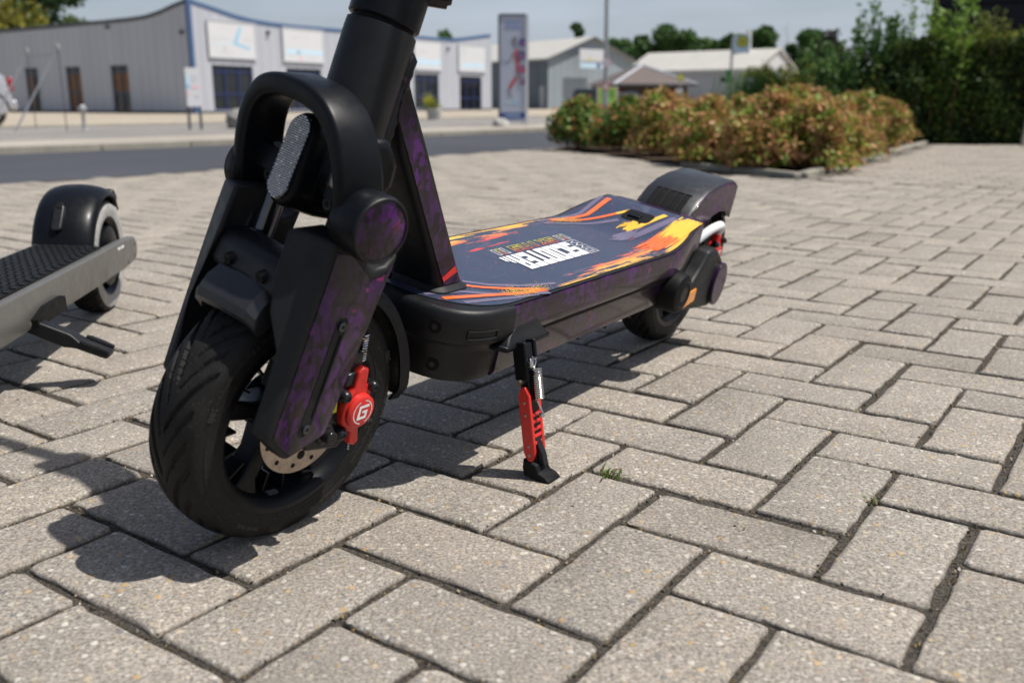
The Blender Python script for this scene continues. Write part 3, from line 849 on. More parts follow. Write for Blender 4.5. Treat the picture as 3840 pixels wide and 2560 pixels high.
# advertising pylon with a running anatomical figure
py = empty('advertising_pylon', (0.01, 19.0, 0), rz=R(4)); tag(py, 'tall white pylon sign with a running figure and a blue foot band', 'sign')
G().box((0, 0, 1.06), (0.50, 0.09, 2.0)).obj('panel', simple('pylon panel', (0.42, 0.46, 0.56), 0.5, var=0.03, vs=2), py, smooth=0)
g = G(); g.box((-0.263, 0, 1.03), (0.03, 0.12, 2.08)); g.box((0, 0, 2.075), (0.50, 0.12, 0.03)); g.obj('frame', 'dark_trim', py, smooth=0)
G().box((0.278, 0, 1.035), (0.055, 0.13, 2.09)).obj('post', 'white_panel', py, smooth=0)
def pr(poly, m, y=-0.048, nm='print'):
    g = G(); g.prism(poly, lambda u, v, q: (u, q, v), y - 0.0015, y); return g.obj(nm, m, py, smooth=0)
pr(bx_(-0.245, 0.245, 0.13, 0.245), 'sign_navy')
for z in (0.20, 0.165): pr(bx_(-0.15, 0.15, z, z + 0.012), 'sign_lblue', -0.051)
for z, w in ((1.93, 0.13), (1.84, 0.16)): pr(bx_(-w, w, z - 0.02, z + 0.02), simple('blue lettering print', (0.22, 0.30, 0.52), 0.5, var=0.25, vs=60))
pr([(0.02, 1.66), (0.07, 1.67), (0.09, 1.60), (0.07, 1.54), (0.08, 1.48), (0.03, 1.47), (-0.01, 1.53), (-0.03, 1.60)], 'bone')
pr([(0.03, 1.42), (0.10, 1.44), (0.15, 1.36), (0.14, 1.20), (0.10, 1.02), (0.05, 1.0), (0.06, 1.16), (0.02, 1.28)], 'muscle')
pr([(0.02, 1.36), (-0.04, 1.22), (-0.10, 1.17), (-0.22, 1.22), (-0.22, 1.24), (-0.10, 1.20), (-0.05, 1.25), (0.0, 1.38)], 'bone', -0.050)
pr([(0.05, 1.02), (0.12, 1.02), (0.20, 0.86), (0.23, 0.78), (0.18, 0.78), (0.11, 0.90)], 'bone', -0.051)
pr([(0.05, 0.94), (0.10, 0.90), (0.02, 0.76), (-0.06, 0.68), (-0.09, 0.72), (-0.03, 0.84)], 'muscle', -0.0525)
pr([(-0.07, 0.70), (-0.03, 0.69), (-0.05, 0.60), (0.0, 0.54), (-0.04, 0.53), (-0.09, 0.60)], 'bone', -0.051)
for z, r, m in ((1.56, 0.075, 'sign_navy'), (1.32, 0.085, 'blue_trim'), (1.06, 0.08, 'violet'), (0.83, 0.07, 'bone')):
    pr(circle(r, 20, (0.19 - (r - 0.07), z)), m, -0.054); pr(circle(r * 0.55, 16, (0.20 - (r - 0.07), z - 0.01)), 'violet' if m != 'violet' else 'muscle', -0.056)
pr([(-0.02, 0.40), (0.06, 0.50), (0.08, 0.48), (0.03, 0.41), (0.14, 0.43), (0.14, 0.40)], 'sign_blue'); pr(bx_(-0.16, -0.05, 0.43, 0.46), 'sign_lblue')

# small two-legged info sign on the gravel
ins = empty('info_sign', (-5.28, 16.0, 0), rz=R(38)); tag(ins, 'narrow white info sign on two dark posts by the gravel strip', 'sign')
G().box((0, 0, 0.68), (0.24, 0.035, 0.62)).obj('panel', 'white_panel', ins, smooth=0)
for x in (-0.095, 0.10): G().box((x, 0.03, 0.46), (0.04, 0.025, 0.98)).obj('post', 'dark_trim', ins, smooth=0)
for m, x0, x1, z0, z1 in (('sign_lblue', -.115, -.05, .72, .88), ('sign_blue', -.105, -.06, .66, .73), ('sign_grey', -.04, .07, .84, .86), ('sign_grey', -.03, .07, .78, .80), ('sign_pink', -.03, .09, .66, .70), ('sign_grey', 0.0, .08, .51, .55), ('sign_pink', -.11, -.08, .52, .62)):
    g = G(); g.prism(bx_(x0, x1, z0, z1), lambda u, v, q: (u, q, v), -0.0205, -0.0185); g.obj('print', m, ins, smooth=0)

def rock(name, c, s, mat, label):
    bm = bmesh.new(); bmesh.ops.create_icosphere(bm, subdivisions=4, radius=1)
    q = np.random.default_rng(int(abs(c[0]) * 100)); dirs = q.normal(size=(14, 3)); dirs /= np.linalg.norm(dirs, axis=1)[:, None]; off = q.uniform(0.62, 0.95, 14)
    for v in bm.verts:
        p = np.array(v.co); t = min([1.0] + [o / (p @ d) for d, o in zip(dirs, off) if p @ d > 1e-3])
        v.co = Vector(p * t + q.normal(0, 0.008, 3)); v.co.x *= s[0]; v.co.y *= s[1]; v.co.z = v.co.z * s[2] + s[2] * 0.55
    me = bpy.data.meshes.new(name); bm.to_mesh(me); bm.free(); me.shade_smooth(); me.set_sharp_from_angle(angle=R(30)); me.materials.append(M[mat])
    o = bpy.data.objects.new(name, me); col.objects.link(o); o.location = c
    return tag(o, label, 'rock')
rock('boulder', (-4.82, 17.0, -0.03), (0.30, 0.26, 0.24), 'boulder', 'rough dark grey boulder behind the scooter fork')
rock('boulder', (-0.22, 18.1, -0.03), (0.18, 0.15, 0.12), 'pale_rock', 'low pale rock at the foot of the pylon sign')
pl = empty('flower_planter', (-2.02, 25, 0)); tag(pl, 'pale round concrete planter with a yellow plant by the hall', 'planter')
G().lathe([(0.0, 0.01), (0.17, 0.01), (0.21, 0.26), (0.20, 0.28), (0.17, 0.27), (0.165, 0.22), (0, 0.22)], axis='z', n=28).obj('tub', 'pale_rock', pl)
leaves('flowers', rng.normal(size=(260, 3)) * (0.07, 0.07, 0.07) + (-0.15, 0, 0.49), 0.05, 'yellow_flower', pl)['kind'] = 'stuff'
leaves('leaf', rng.normal(size=(300, 3)) * (0.10, 0.10, 0.06) + (-0.05, 0, 0.33), 0.06, 'olive_leaf', pl)

# second hall with a pale roof and a blue-grey gable
def gable_hall(name, label, a, b, depth, eave, ridge, wallmat, roofmat, gmat, wins=(), gate=None):
    # gable runs from a to b, hall extends backwards
    a = V(*a); b = V(*b); d = b - a; L = np.linalg.norm(d); d /= L; nb = V(-d[1], d[0]); nb = nb if nb[1] > 0 else -nb
    rt = empty(name, (a[0], a[1], 0)); tag(rt, label, 'building')
    P = lambda s, t, z: ((d * s + nb * t)[0], (d * s + nb * t)[1], z)
    g = G(); g.add([P(0, 0, -.05), P(L, 0, -.05), P(L, 0, eave), P(L / 2, 0, ridge), P(0, 0, eave)], [(0, 1, 2, 3, 4)]); g.obj('gable_wall', gmat, rt, smooth=0)
    g = G()
    g.add([P(0, 0, -.05), P(0, depth, -.05), P(0, depth, eave), P(0, 0, eave)], [(0, 1, 2, 3)]); g.obj('wall', wallmat, rt, smooth=0)
    g = G()
    g.add([P(L, 0, -.05), P(L, depth, -.05), P(L, depth, eave), P(L, 0, eave)], [(0, 1, 2, 3)])
    g.add([P(0, depth, -.05), P(L, depth, -.05), P(L, depth, eave), P(L / 2, depth, ridge), P(0, depth, eave)], [(0, 1, 2, 3, 4)]); g.obj('wall', wallmat, rt, smooth=0)
    ov = 0.25
    for s0, sg in ((0, -1), (L, 1)):
        ez = eave - ov * (ridge - eave) / (L / 2)
        g = G(); e = s0 + sg * ov
        vs = [P(e, -ov, ez), P(L / 2, -ov, ridge), P(L / 2, depth + ov, ridge), P(e, depth + ov, ez)]
        g.add(vs + [(x, y, z + 0.12) for x, y, z in vs], [(0, 1, 2, 3), (4, 5, 6, 7), (0, 1, 5, 4), (1, 2, 6, 5), (2, 3, 7, 6), (3, 0, 4, 7)])
        g.obj('roof', roofmat, rt, smooth=0)
    g = G(); g.tube([P(-ov, -ov - .03, eave - .02), P(L / 2, -ov - .03, ridge + .06), P(L + ov, -ov - .03, eave - .02)], 0.07, 6); g.obj('verge_trim', 'dark_trim', rt)
    for (t0, t1, z0, z1, nm, mt) in wins:
        g = G(); g.add([P(-0.03, t0, z0), P(-0.03, t1, z0), P(-0.03, t1, z1), P(-0.03, t0, z1), P(0.03, t0, z0), P(0.03, t1, z0), P(0.03, t1, z1), P(0.03, t0, z1)], [(0, 1, 2, 3), (4, 5, 6, 7), (0, 1, 5, 4), (1, 2, 6, 5), (2, 3, 7, 6), (3, 0, 4, 7)]); g.obj(nm, mt, rt, smooth=0)
    return rt, P
M['clad_hall'] = cladding('blue grey gable cladding', (0.29, 0.335, 0.37), 0.5, (1, 0, 0))
gable_hall('gabled_hall', 'blue-grey gabled hall with a pale roof and dark sliding gates', (2.6, 70), (9.3, 75), 46, 3.5, 5.05, 'gate', 'white_roof', 'clad_hall',
           [(1.2, 12.5, 0.02, 3.15, 'sliding_gate', 'gate'), (13.5, 22, 0.02, 3.15, 'sliding_gate', 'dark_trim'), (0.4, 0.95, 0.02, 1.6, 'wall_panel', 'grey_wall')])
hs = empty('sign_board', (5.75, 71.5, 2.86), rz=math.atan2(5, 6.7)); tag(hs, 'white sign board with orange marks on the blue-grey gable', 'sign')
G().box((0, -0.12, 0.68), (2.3, 0.08, 1.36)).obj('panel', 'white_panel', hs, smooth=0)
for m, p in (('sign_navy', bx_(-1.1, 1.1, 0.42, 0.48)), ('sign_lblue', bx_(-1.1, 1.1, 0.03, 0.40)), ('blue_trim', bx_(0.5, 0.85, 0.05, 0.38)), ('poster_yellow', [(-0.3, 0.5), (-0.05, 0.5), (-0.12, 0.85), (-0.22, 0.85)]), ('poster_yellow', bx_(0.25, 0.5, 0.5, 0.62)), ('poster_yellow', bx_(-0.8, -0.55, 0.5, 0.6))):
    g = G(); g.prism(p, lambda u, v, q: (u, q, v), -0.168, -0.162); g.obj('print', m, hs, smooth=0)
# brick house with hipped roof
bh = empty('brick_house', (6.6, 60, 0), rz=R(12)); tag(bh, 'low dark brick house with a hipped brown tile roof', 'building')
G().box((2.3, 3.0, 0.75), (4.5, 6.0, 1.6)).obj('wall', 'brick', bh, smooth=0)
g = G(); e = 0.45; x0, x1, y0, y1, ze, zr = -e, 4.6 + e, -e, 6 + e, 1.52, 2.75
g.add([(x0, y0, ze), (x1, y0, ze), (x1, y1, ze), (x0, y1, ze), (2.3, 2.2, zr), (2.3, 3.8, zr)], [(0, 1, 4), (1, 2, 5, 4), (2, 3, 5), (3, 0, 4, 5), (0, 1, 2, 3)]); g.obj('roof', 'tiles', bh, smooth=0)
g = G(); g.tube([(x0, y0, ze + .02), (2.3, 2.2, zr + .03)], 0.09, 6); g.tube([(x1, y0, ze + .02), (2.3, 2.2, zr + .03), (2.3, 3.8, zr + .03)], 0.09, 6); g.obj('ridge_tiles', 'sign_grey', bh)
g = G(); g.box((2.3, y0 - .02, ze - .02), (5.5, 0.08, 0.14)); g.box((x1 + .02, 3, ze - .02), (0.08, 6.9, 0.14)); g.obj('gutter', 'dark_trim', bh, smooth=0)
for x in (0.9, 2.6): G().box((x, -0.02, 0.85), (0.9, 0.06, 0.8)).obj('window', 'glass', bh, smooth=0)
# long white-roofed hall
lh = empty('long_hall', (11.8, 99.1, 0), rz=R(-40)); tag(lh, 'long low hall with a cream roof and white gable before the tree line', 'building')
LL = 14.2
g = G(); g.box((LL / 2, 4.3, 1.7), (LL, 8.6, 3.6)); g.obj('wall', 'grey_wall', lh, smooth=0)
g = G(); g.add([(LL + .02, 0, -.05), (LL + .02, 8.6, -.05), (LL + .02, 8.6, 3.5), (LL + .02, 4.3, 5.3), (LL + .02, 0, 3.5)], [(0, 1, 2, 3, 4)]); g.obj('gable_wall', 'white_wall', lh, smooth=0)
for y0, y1 in ((-0.35, 4.3), (8.95, 4.3)):
    g = G(); vs = [(-.3, y0, 3.36), (LL + .25, y0, 3.36), (LL + .25, y1, 5.34), (-.3, y1, 5.34)]
    g.add(vs + [(a, b, c + .14) for a, b, c in vs], [(0, 1, 2, 3), (4, 5, 6, 7), (0, 1, 5, 4), (1, 2, 6, 5), (2, 3, 7, 6), (3, 0, 4, 7)]); g.obj('roof', 'white_roof', lh, smooth=0)
G().box((LL / 2, -0.3, 3.32), (LL + .5, 0.1, 0.16)).obj('gutter', 'sign_grey', lh, smooth=0)
for x in (5.4, 11.4): G().box((x, -0.03, 2.55), (1.6, 0.08, 0.42)).obj('window', 'glass', lh, smooth=0)
g = G(); g.cyl((LL - 3, 4, 5.3), (LL - 3, 4, 7.2), 0.28, 0.24, 10); g.obj('flue', 'white_wall', lh)

# dark slate-clad building beyond the hedge
ds = empty('slate_building', (6.05, 14.2, 0), rz=R(-27)); tag(ds, 'dark slate-clad building rising behind the hedge', 'building')
G().box((4.0, 3, 2.5), (8, 6, 5.1)).obj('wall', 'slate', ds, smooth=0)
g = G(); g.box((4.0, 2.9, 5.15), (8.4, 6.6, 0.2)); g.obj('roof', 'dark_trim', ds, smooth=0)
for k in range(13):
    G().box((4.0, -0.012, 1.0 + k * 0.31), (7.98, 0.03, 0.285), Matrix.Rotation(R(-3), 3, 'X')).obj('slate_course', 'slate', ds, smooth=0)

# street furniture
lp = empty('tall_pole', (2.9, 30, 0)); tag(lp, 'tall thin grey pole standing before the blue-grey gable', 'pole')
g = G(); g.tube([(0, 0, -.05), (0, 0, 0.9), (-0.02, 0, 3), (-0.1, 0, 9)], [0.085, 0.075, 0.06, 0.045], 12); g.obj('shaft', 'steel', lp)
for z, r in ((1.62, 0.14), (0.92, 0.11)):
    g = G(); g.cyl((0, -0.10, z), (0, -0.085, z), r, r, 18); o = g.obj('round_sign', 'sign_pink' if z > 1 else 'red', lp); g = G(); g.cyl((0, -0.108, z), (0, -0.1, z), r * 0.72, None, 18); g.obj('sign_face', 'white_panel', o)
ps = empty('poster_stand', (3.36, 34, 0)); tag(ps, 'green and yellow poster stand behind the rose bed', 'sign')
G().box((0, 0, 0.55), (0.74, 0.06, 0.86)).obj('frame', 'sign_grey', ps, smooth=0)
for m, p, y in (('poster_yellow', bx_(-.33, .33, .15, .95), -.034), ('poster_green', bx_(-.27, .27, .42, .90), -.038), ('orange_print', bx_(-.30, .30, .17, .34), -.037), ('poster_text', bx_(-.2, .12, .80, .84), -.041), ('poster_text', bx_(-.2, .08, .72, .75), -.041), ('poster_text', bx_(-.2, .1, .64, .67), -.041), ('poster_text', bx_(.16, .22, .6, .86), -.041)):
    g = G(); g.prism(p, lambda u, v, q: (u, q, v), y - .001, y); g.obj('print', m, ps, smooth=0)
bs = empty('bus_stop', (5.86, 26, 0), rz=R(-6)); tag(bs, 'bus stop post with yellow and green round H sign on a pale panel', 'sign')
G().cyl((0, 0, -.05), (0, 0, 2.13), 0.032, None, 12).obj('post', 'steel', bs)
G().box((0.24, 0, 1.93), (0.42, 0.03, 0.44)).obj('panel', 'sign_lblue', bs, smooth=0)
o = G().cyl((0.26, -.022, 2.0), (0.26, -.016, 2.0), 0.155, None, 28).obj('round_rim', 'h_green', bs)
o2 = G().cyl((0.26, -.027, 2.0), (0.26, -.022, 2.0), 0.132, None, 28).obj('round_face', 'h_yellow', bs)
g = G()
for x in (-0.05, 0.05): g.box((0.26 + x, -.029, 2.0), (0.028, 0.003, 0.15))
g.box((0.26, -.029, 2.0), (0.072, 0.0028, 0.028)); g.obj('letter', 'h_green', bs, smooth=0)
lbn = empty('litter_bin', (5.76, 25.9, 0)); tag(lbn, 'small green litter bin strapped to the bus stop post', 'bin')
g = G(); g.loft([[(x * k, y * k, z) for x, y in rrect(0.13, 0.14, 0.03)] for k, z in ((0.86, 0.93), (1.0, 1.24), (1.04, 1.25), (1.04, 1.275))]); g.obj('tub', 'green_paint', lbn); G().box((0.03, 0.09, 1.1), (0.02, 0.08, 0.3)).obj('bracket', 'steel', lbn)
ib = empty('timetable_board', (6.25, 26.1, 0)); tag(ib, 'grey framed timetable case on two posts behind the rose bed', 'sign')
g = G(); g.box((-.26, 0, .78), (.05, .05, .62)); g.box((.26, 0, .78), (.05, .05, .62)); g.box((0, 0, 1.07), (.47, .05, .05)); g.box((0, 0, .49), (.47, .05, .05)); g.obj('frame', 'steel', ib, smooth=0)
G().box((0, .005, .78), (.465, .02, .53)).obj('panel', 'sign_grey', ib, smooth=0)
for k in range(5): G().box((-.18 + k * .09, -.012, .78), (.045, .004, .44)).obj('print', 'gate', ib, smooth=0)
for x in (-.26, .26): G().box((x, 0, .21), (.05, .05, .52)).obj('post', 'steel', ib, smooth=0)
ys = empty('stop_sign_post', (6.95, 40, 0)); tag(ys, 'thin post with a small yellow sign before the long grey hall', 'sign')
G().cyl((0, 0, -.05), (0, 0, 1.55), .025, None, 8).obj('post', 'steel', ys); G().cyl((0, -.04, 1.44), (0, -.03, 1.44), .12, None, 20).obj('sign_face', 'h_yellow', ys); G().cyl((0, -.03, 1.44), (0, -.02, 1.44), .14, None, 20).obj('rim', 'h_green', ys)
for i, x in enumerate((7.08, 7.80)):
    sg = empty('parcel_stand', (x, 45, 0)); tag(sg, 'white upright board on a post before the brick house', 'board', 'white boards by the brick house')
    G().box((0, 0, .78), (.34, .06, .55)).obj('panel', 'white_panel', sg, smooth=0); G().cyl((0, .04, -.05), (0, .04, .9), .03, None, 8).obj('post', 'steel', sg)

# fence end posts with struts and a hydrant
for k, (x, y, h, lab) in enumerate(((-6.98, 15.0, 1.25, 'slim fence post with a long slanting strut beside the gravel'), (-8.55, 17.2, 1.30, 'slim fence post with a slanting strut behind the silver car'))):
    fp = empty('strut_post', (x, y, 0)); tag(fp, lab, 'post')
    G().tube([(0.0, 0, -.05), (0, 0, h)], 0.008, 10).obj('post', 'dark_trim', fp)
    G().tube([(0.0, 0, h - .02), (-0.80, -0.05, -.02)], 0.014, 10).obj('strut', 'sign_grey', fp)
    g = G(); g.lathe([(0.0, h + .06), (.03, h + .05), (.035, h), (.02, h - .03)], axis='z', n=12); g.obj('cap', 'hydrant', fp)
w = G().tube([(-8.55, 17.2, 1.22), (-7.7, 16.1, 1.19), (-6.98, 15.0, 1.17)], 0.004, 6).obj('fence_wire', 'dark_trim'); tag(w, 'thin wire strung between the two strutted posts', 'wire')
hy = empty('hydrant', (-6.88, 15.4, 0)); tag(hy, 'stubby grey standpipe on a thin foot beside the gravel', 'hydrant')
G().lathe([(0, 0.40), (.03, .40), (.05, .37), (.055, .32), (.04, .29), (.028, .27), (.026, .02), (.06, .01), (.06, -.02)], axis='z', n=16).obj('standpipe', 'hydrant', hy); G().cyl((-.07, 0, .34), (.07, 0, .34), .022, None, 10).obj('outlet', 'hydrant', hy)
sup = G().tube([(5.22, 9.75, -0.02), (5.32, 9.85, 0.62), (5.36, 9.9, 1.1)], [.022, .02, .018], 8).obj('support_stake', 'weathered'); tag(sup, 'grey wooden stake leaning at the foot of the hedge', 'stake')

# ------------------------------------------------------------------ vehicles
def car(name, label, loc_, rz, paint, L, W, prof, glass_prof, wr=0.31, wheels=(0.78, 3.35), boxy=False, detail=True):
    rt = empty(name, loc_, rz=rz); tag(rt, label, 'van' if boxy else 'car')
    # prof: list of (x, z) round the body side, lofted across the width with tumblehome
    secs = []
    for t in (-1, -0.93, -0.7, 0, 0.7, 0.93, 1):
        k = 1 - 0.06 * abs(t) ** 3
        secs.append([(x * 1.0 + (L / 2 - x) * (1 - k) * 0.7, t * W / 2 * (1 - 0.10 * max(0, (z - 0.75)) if abs(t) > .6 else 1), 0.22 + (z - 0.22) * (k if abs(t) > 0.6 else 1)) for x, z in prof])
    G().loft(secs).obj('body', paint, rt, smooth=50, bevel=0.03)
    for sg in (-1, 1):
        g = G(); g.prism(glass_prof, lambda u, v, q: (u, q * (1 - 0.10 * max(0, v - 0.75)), v), sg * (W / 2 - 0.02), sg * (W / 2 + 0.006)); g.obj('side_window', 'glass', rt, smooth=0)
        for wx in wheels:
            g = G(); g.lathe([(wr * .62, -.09), (wr * .93, -.10), (wr, -.07), (wr, .07), (wr * .93, .10), (wr * .62, .09)], (wx, sg * (W / 2 - .11), wr), n=32)
            o = g.obj('wheel', 'tyre', rt)
            g = G(); g.cyl((wx, sg * (W / 2 - .06), wr), (wx, sg * (W / 2 - .03), wr), wr * .6, wr * .58, 28); g.obj('hub', 'deep', o)
            g = G()
            for k in range(5):
                a = 2 * math.pi * k / 5 + .3; c = (wx + math.cos(a) * wr * .33, sg * (W / 2 - .018), wr + math.sin(a) * wr * .33)
                g.box(c, (wr * .56, .03, wr * .17), Matrix.Rotation(-a, 3, 'Y'))
            g.cyl((wx, sg * (W / 2 - .03), wr), (wx, sg * (W / 2 - .004), wr), wr * .16, None, 16); g.lathe([(wr * .56, .0), (wr * .63, .0), (wr * .63, -.03), (wr * .56, -.03)], (wx, sg * (W / 2 - .008), wr), n=32, closed_prof=True); g.obj('rim', 'alloy', o)
            g = G(); g.lathe([(wr * 1.06, 0), (wr * 1.20, 0), (wr * 1.20, .012), (wr * 1.06, .012)], (wx, sg * (W / 2 - .004) - (0.006 if sg > 0 else 0.006), wr), n=24, a0=0, a1=math.pi, closed_prof=True); g.obj('wheel_arch', 'deep', rt)
    return rt
# silver hatchback, tail to the right (x grows towards the nose, nose left)
hp = [(0.02, .34), (0.0, .55), (0.05, .72), (0.10, .98), (0.22, 1.08), (0.62, 1.42), (1.2, 1.50), (2.2, 1.46), (2.75, 1.18), (3.1, .98), (3.9, .86), (4.08, .60), (4.02, .32), (3.9, .24), (0.2, .24)]
gp = [(0.42, 1.02), (0.70, 1.34), (1.2, 1.42), (2.15, 1.38), (2.66, 1.08)]
sc_car = car('silver_car', 'silver hatchback parked on the gravel, tail and wheel showing', (-10.16, 19.03, -0.03), R(231.5), 'car_silver', 4.1, 1.72, hp, gp, 0.31, (0.52, 3.2))
for sg in (-1, 1):
    g = G(); g.box((0.075, sg * .76, .80), (0.10, 0.16, 0.26)); g.obj('tail_lamp', 'tail', sc_car, bevel=.03)
G().box((0.0, 0, .42), (0.10, 1.5, .2)).obj('bumper', 'car_silver', sc_car, bevel=.04)
vp = [(0.02, .30), (0.0, .9), (0.06, 1.15), (0.12, 1.30), (1.2, 1.34), (2.2, 1.30), (2.5, 1.0), (2.95, .85), (3.0, .3), (2.9, .22), (0.1, .22)]
car('black_van', 'black van parked before the blue-grey gable', (3.75, 60.5, 0), R(3), 'car_black', 3.0, 1.5, vp, [(0.25, .92), (0.3, 1.16), (1.3, 1.2), (2.1, 1.16), (2.32, .96)], 0.24, (0.5, 2.4), True)
np_ = [(0.02, .30), (0.0, .55), (0.1, .68), (0.5, .74), (0.9, .98), (1.7, 1.0), (2.3, .74), (3.1, .66), (3.3, .5), (3.28, .26), (0.1, .22)]
dc = car('dark_car', 'dark blue car half hidden behind the rose bed', (5.2, 55.4, 0), R(4), 'car_navy', 3.3, 1.4, np_, [(0.62, .74), (0.95, .93), (1.65, .95), (2.15, .74)], 0.24, (0.6, 2.65))
for sg in (-1, 1): G().box((3.22, sg * .5, .55), (.12, .24, .13)).obj('head_lamp', 'headlamp', dc, bevel=.03)

# ------------------------------------------------------------------ plants
def blob_points(n, c, r, fill=0.55, lump=6):
    q = rng.normal(size=(lump, 3)); q /= np.linalg.norm(q, axis=1)[:, None]; q[:, 2] = np.abs(q[:, 2]) * 0.9
    cs = q * 0.55 * np.array(r); w = rng.integers(0, lump, n)
    d = rng.normal(size=(n, 3)); d /= np.linalg.norm(d, axis=1)[:, None]
    rad = rng.uniform(fill, 1.0, n)[:, None]
    return np.array(c) + cs[w] + d * rad * np.array(r) * 0.55
# rose bushes in the kerbed bed
spots = []
q = np.random.default_rng(4)
tries = 0
shr = [(1.62, 6.15), (1.95, 6.55), (1.36, 6.75), (1.9, 6.05), (2.62, 7.45), (0.62, 8.95), (0.95, 8.55), (1.22, 7.85), (1.45, 7.05), (1.72, 6.32), (1.55, 8.9), (1.95, 8.1), (2.08, 7.25), (2.32, 6.95), (2.55, 7.9), (2.42, 8.8), (2.95, 8.35), (3.15, 9.1), (3.72, 9.55), (2.2, 9.7), (3.0, 10.0), (1.2, 9.7), (3.55, 10.4)]
for i, (x, y) in enumerate(shr):
    if i == 3 or True:
        rt = empty('rose_bush', (x, y, 0.0)); hgt = q.uniform(0.30, 0.40) + (0.06 if 7 < y < 9 else 0)
        green = i in (5, 6)
        tag(rt, 'green-leaved rose bush at the pointed end of the kerbed bed' if green else 'rose bush with withered orange-brown and green leaves in the kerbed bed', 'bush', 'green rose bushes at the bed tip' if green else 'half-withered rose bushes in the bed')
        rr = q.uniform(0.26, 0.34)
        pts = np.concatenate([blob_points(2300, (0, 0, hgt * 0.55), (rr, rr, hgt * 0.62), 0.40, 9), blob_points(900, (0, 0, hgt * 0.22), (rr * 1.1, rr * 1.1, hgt * 0.4), 0.5, 7)])
        pts = np.concatenate([pts, blob_points(500, (q.normal(0, .05), q.normal(0, .05), hgt * 0.95), (rr * .55, rr * .55, hgt * .35), .3, 5)])
        pts = pts[pts[:, 2] > 0.03]
        leaves('foliage', pts, 0.048, 'rose_green' if green else 'rose_leaf', rt, 0.62, 0.3)
        g = G()
        for k in range(16):
            a = q.uniform(0, 6.28); e = q.uniform(.4, 1) * rr; b = q.uniform(0.0, 0.12)
            g.tube([(math.cos(a) * b, math.sin(a) * b, 0), (math.cos(a) * e * .5, math.sin(a) * e * .5, hgt * .5), (math.cos(a) * e, math.sin(a) * e, hgt * q.uniform(.7, 1.1))], [.006, .0045, .002], 5)
        g.obj('stem', 'twig', rt)

# clipped hedge on the right
hd = empty('hedge', (5.2, 10.4, 0)); tag(hd, 'dense dark clipped hedge with a yellow-green top beside the side paving', 'hedge')
A = V(-1.05, 0.02); B = V(2.6, -0.75); hdv = (B - A) / np.linalg.norm(B - A); hdn = V(-hdv[1], hdv[0])
def hedge_pts(n, s0, s1, t0, t1, z0, z1):
    s = rng.uniform(s0, s1, n); t = rng.uniform(t0, t1, n); z = rng.uniform(z0, z1, n)
    bul = 0.06 * np.sin(s * 5 + z * 7) + 0.04 * np.sin(s * 13 + z * 3)
    p = A[None] + hdv[None] * s[:, None] + hdn[None] * (t - bul)[:, None]
    return np.c_[p, z + bul * .5 * (z > .9)]
Ls = 3.7
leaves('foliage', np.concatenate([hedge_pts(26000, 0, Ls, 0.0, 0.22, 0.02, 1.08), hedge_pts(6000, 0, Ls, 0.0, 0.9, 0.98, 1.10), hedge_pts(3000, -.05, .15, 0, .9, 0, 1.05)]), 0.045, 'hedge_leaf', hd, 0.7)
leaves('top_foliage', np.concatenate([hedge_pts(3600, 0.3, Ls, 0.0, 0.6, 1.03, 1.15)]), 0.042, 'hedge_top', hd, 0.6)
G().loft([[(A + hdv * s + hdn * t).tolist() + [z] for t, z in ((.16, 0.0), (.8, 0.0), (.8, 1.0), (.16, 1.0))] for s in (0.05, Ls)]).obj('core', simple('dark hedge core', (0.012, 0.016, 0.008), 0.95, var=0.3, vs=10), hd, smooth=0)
def shoots(name, label, c, n, h, mat, r=0.25, lf=0.055, per=26, cat='shrub', grp=None, splay=0.35):
    rt = empty(name, c); tag(rt, label, cat, grp)
    g = G(); P = []
    for k in range(n):
        a = rng.uniform(0, 6.28); b = rng.uniform(0, r); hh = h * rng.uniform(.6, 1)
        p0 = V(math.cos(a) * b, math.sin(a) * b, 0); p2 = p0 + V(math.cos(a) * splay * hh * rng.uniform(.2, 1), math.sin(a) * splay * hh * rng.uniform(.2, 1), hh); p1 = (p0 + p2) / 2 + V(0, 0, hh * .08)
        g.tube([p0, p1, p2], [.007, .005, .0015], 5)
        t = rng.uniform(.15, 1, per)[:, None]
        P.append((1 - t) ** 2 * p0 + 2 * t * (1 - t) * p1 + t ** 2 * p2 + rng.normal(0, lf * .55, (per, 3)))
    leaves('foliage', np.concatenate(P), lf, mat, rt, .6); g.obj('stem', 'twig', rt)
    return rt
shoots('young_tree', 'bright green sprouting sapling rising out of the hedge before the slate wall', (4.72, 10.55, 0), 28, 1.66, 'shoot_leaf', .20, .065, 60, splay=.22)
shoots('shrub', 'tall loose green shrub with upright tips left of the hedge', (4.30, 11.3, 0), 34, 1.55, 'shrub_leaf', .30, .065, 110, splay=.2)
shoots('shrub', 'mid green rounded shrub between rose bed and hedge', (3.95, 11.0, 0), 46, 1.15, 'shrub_leaf', .40, .06, 110, splay=.3)
shoots('shrub', 'olive green shrub with yellowish leaves behind the rose bed', (3.72, 11.9, 0), 44, 1.02, 'olive_leaf', .40, .055, 110, splay=.35)
shoots('shrub', 'dark shrub filling the gap beside the hedge end', (4.35, 10.75, 0), 60, 0.95, 'hedge_leaf', .38, .055, 120, splay=.3)
shoots('shrub', 'feathery conifer-like shoots above the hedge top before the slate wall', (5.1, 10.55, 0.9), 26, 0.52, 'hedge_top', .32, .03, 44, splay=.1)
shoots('shrub', 'slender feathery shoots above the far end of the hedge', (5.65, 10.35, 0.9), 18, 0.46, 'hedge_top', .25, .03, 44, splay=.1)
shoots('shrub', 'thin airy sprig standing against the sky behind the shrubs', (3.62, 12.1, 0), 7, 1.42, 'shrub_leaf', .12, .05, 14, splay=.12)
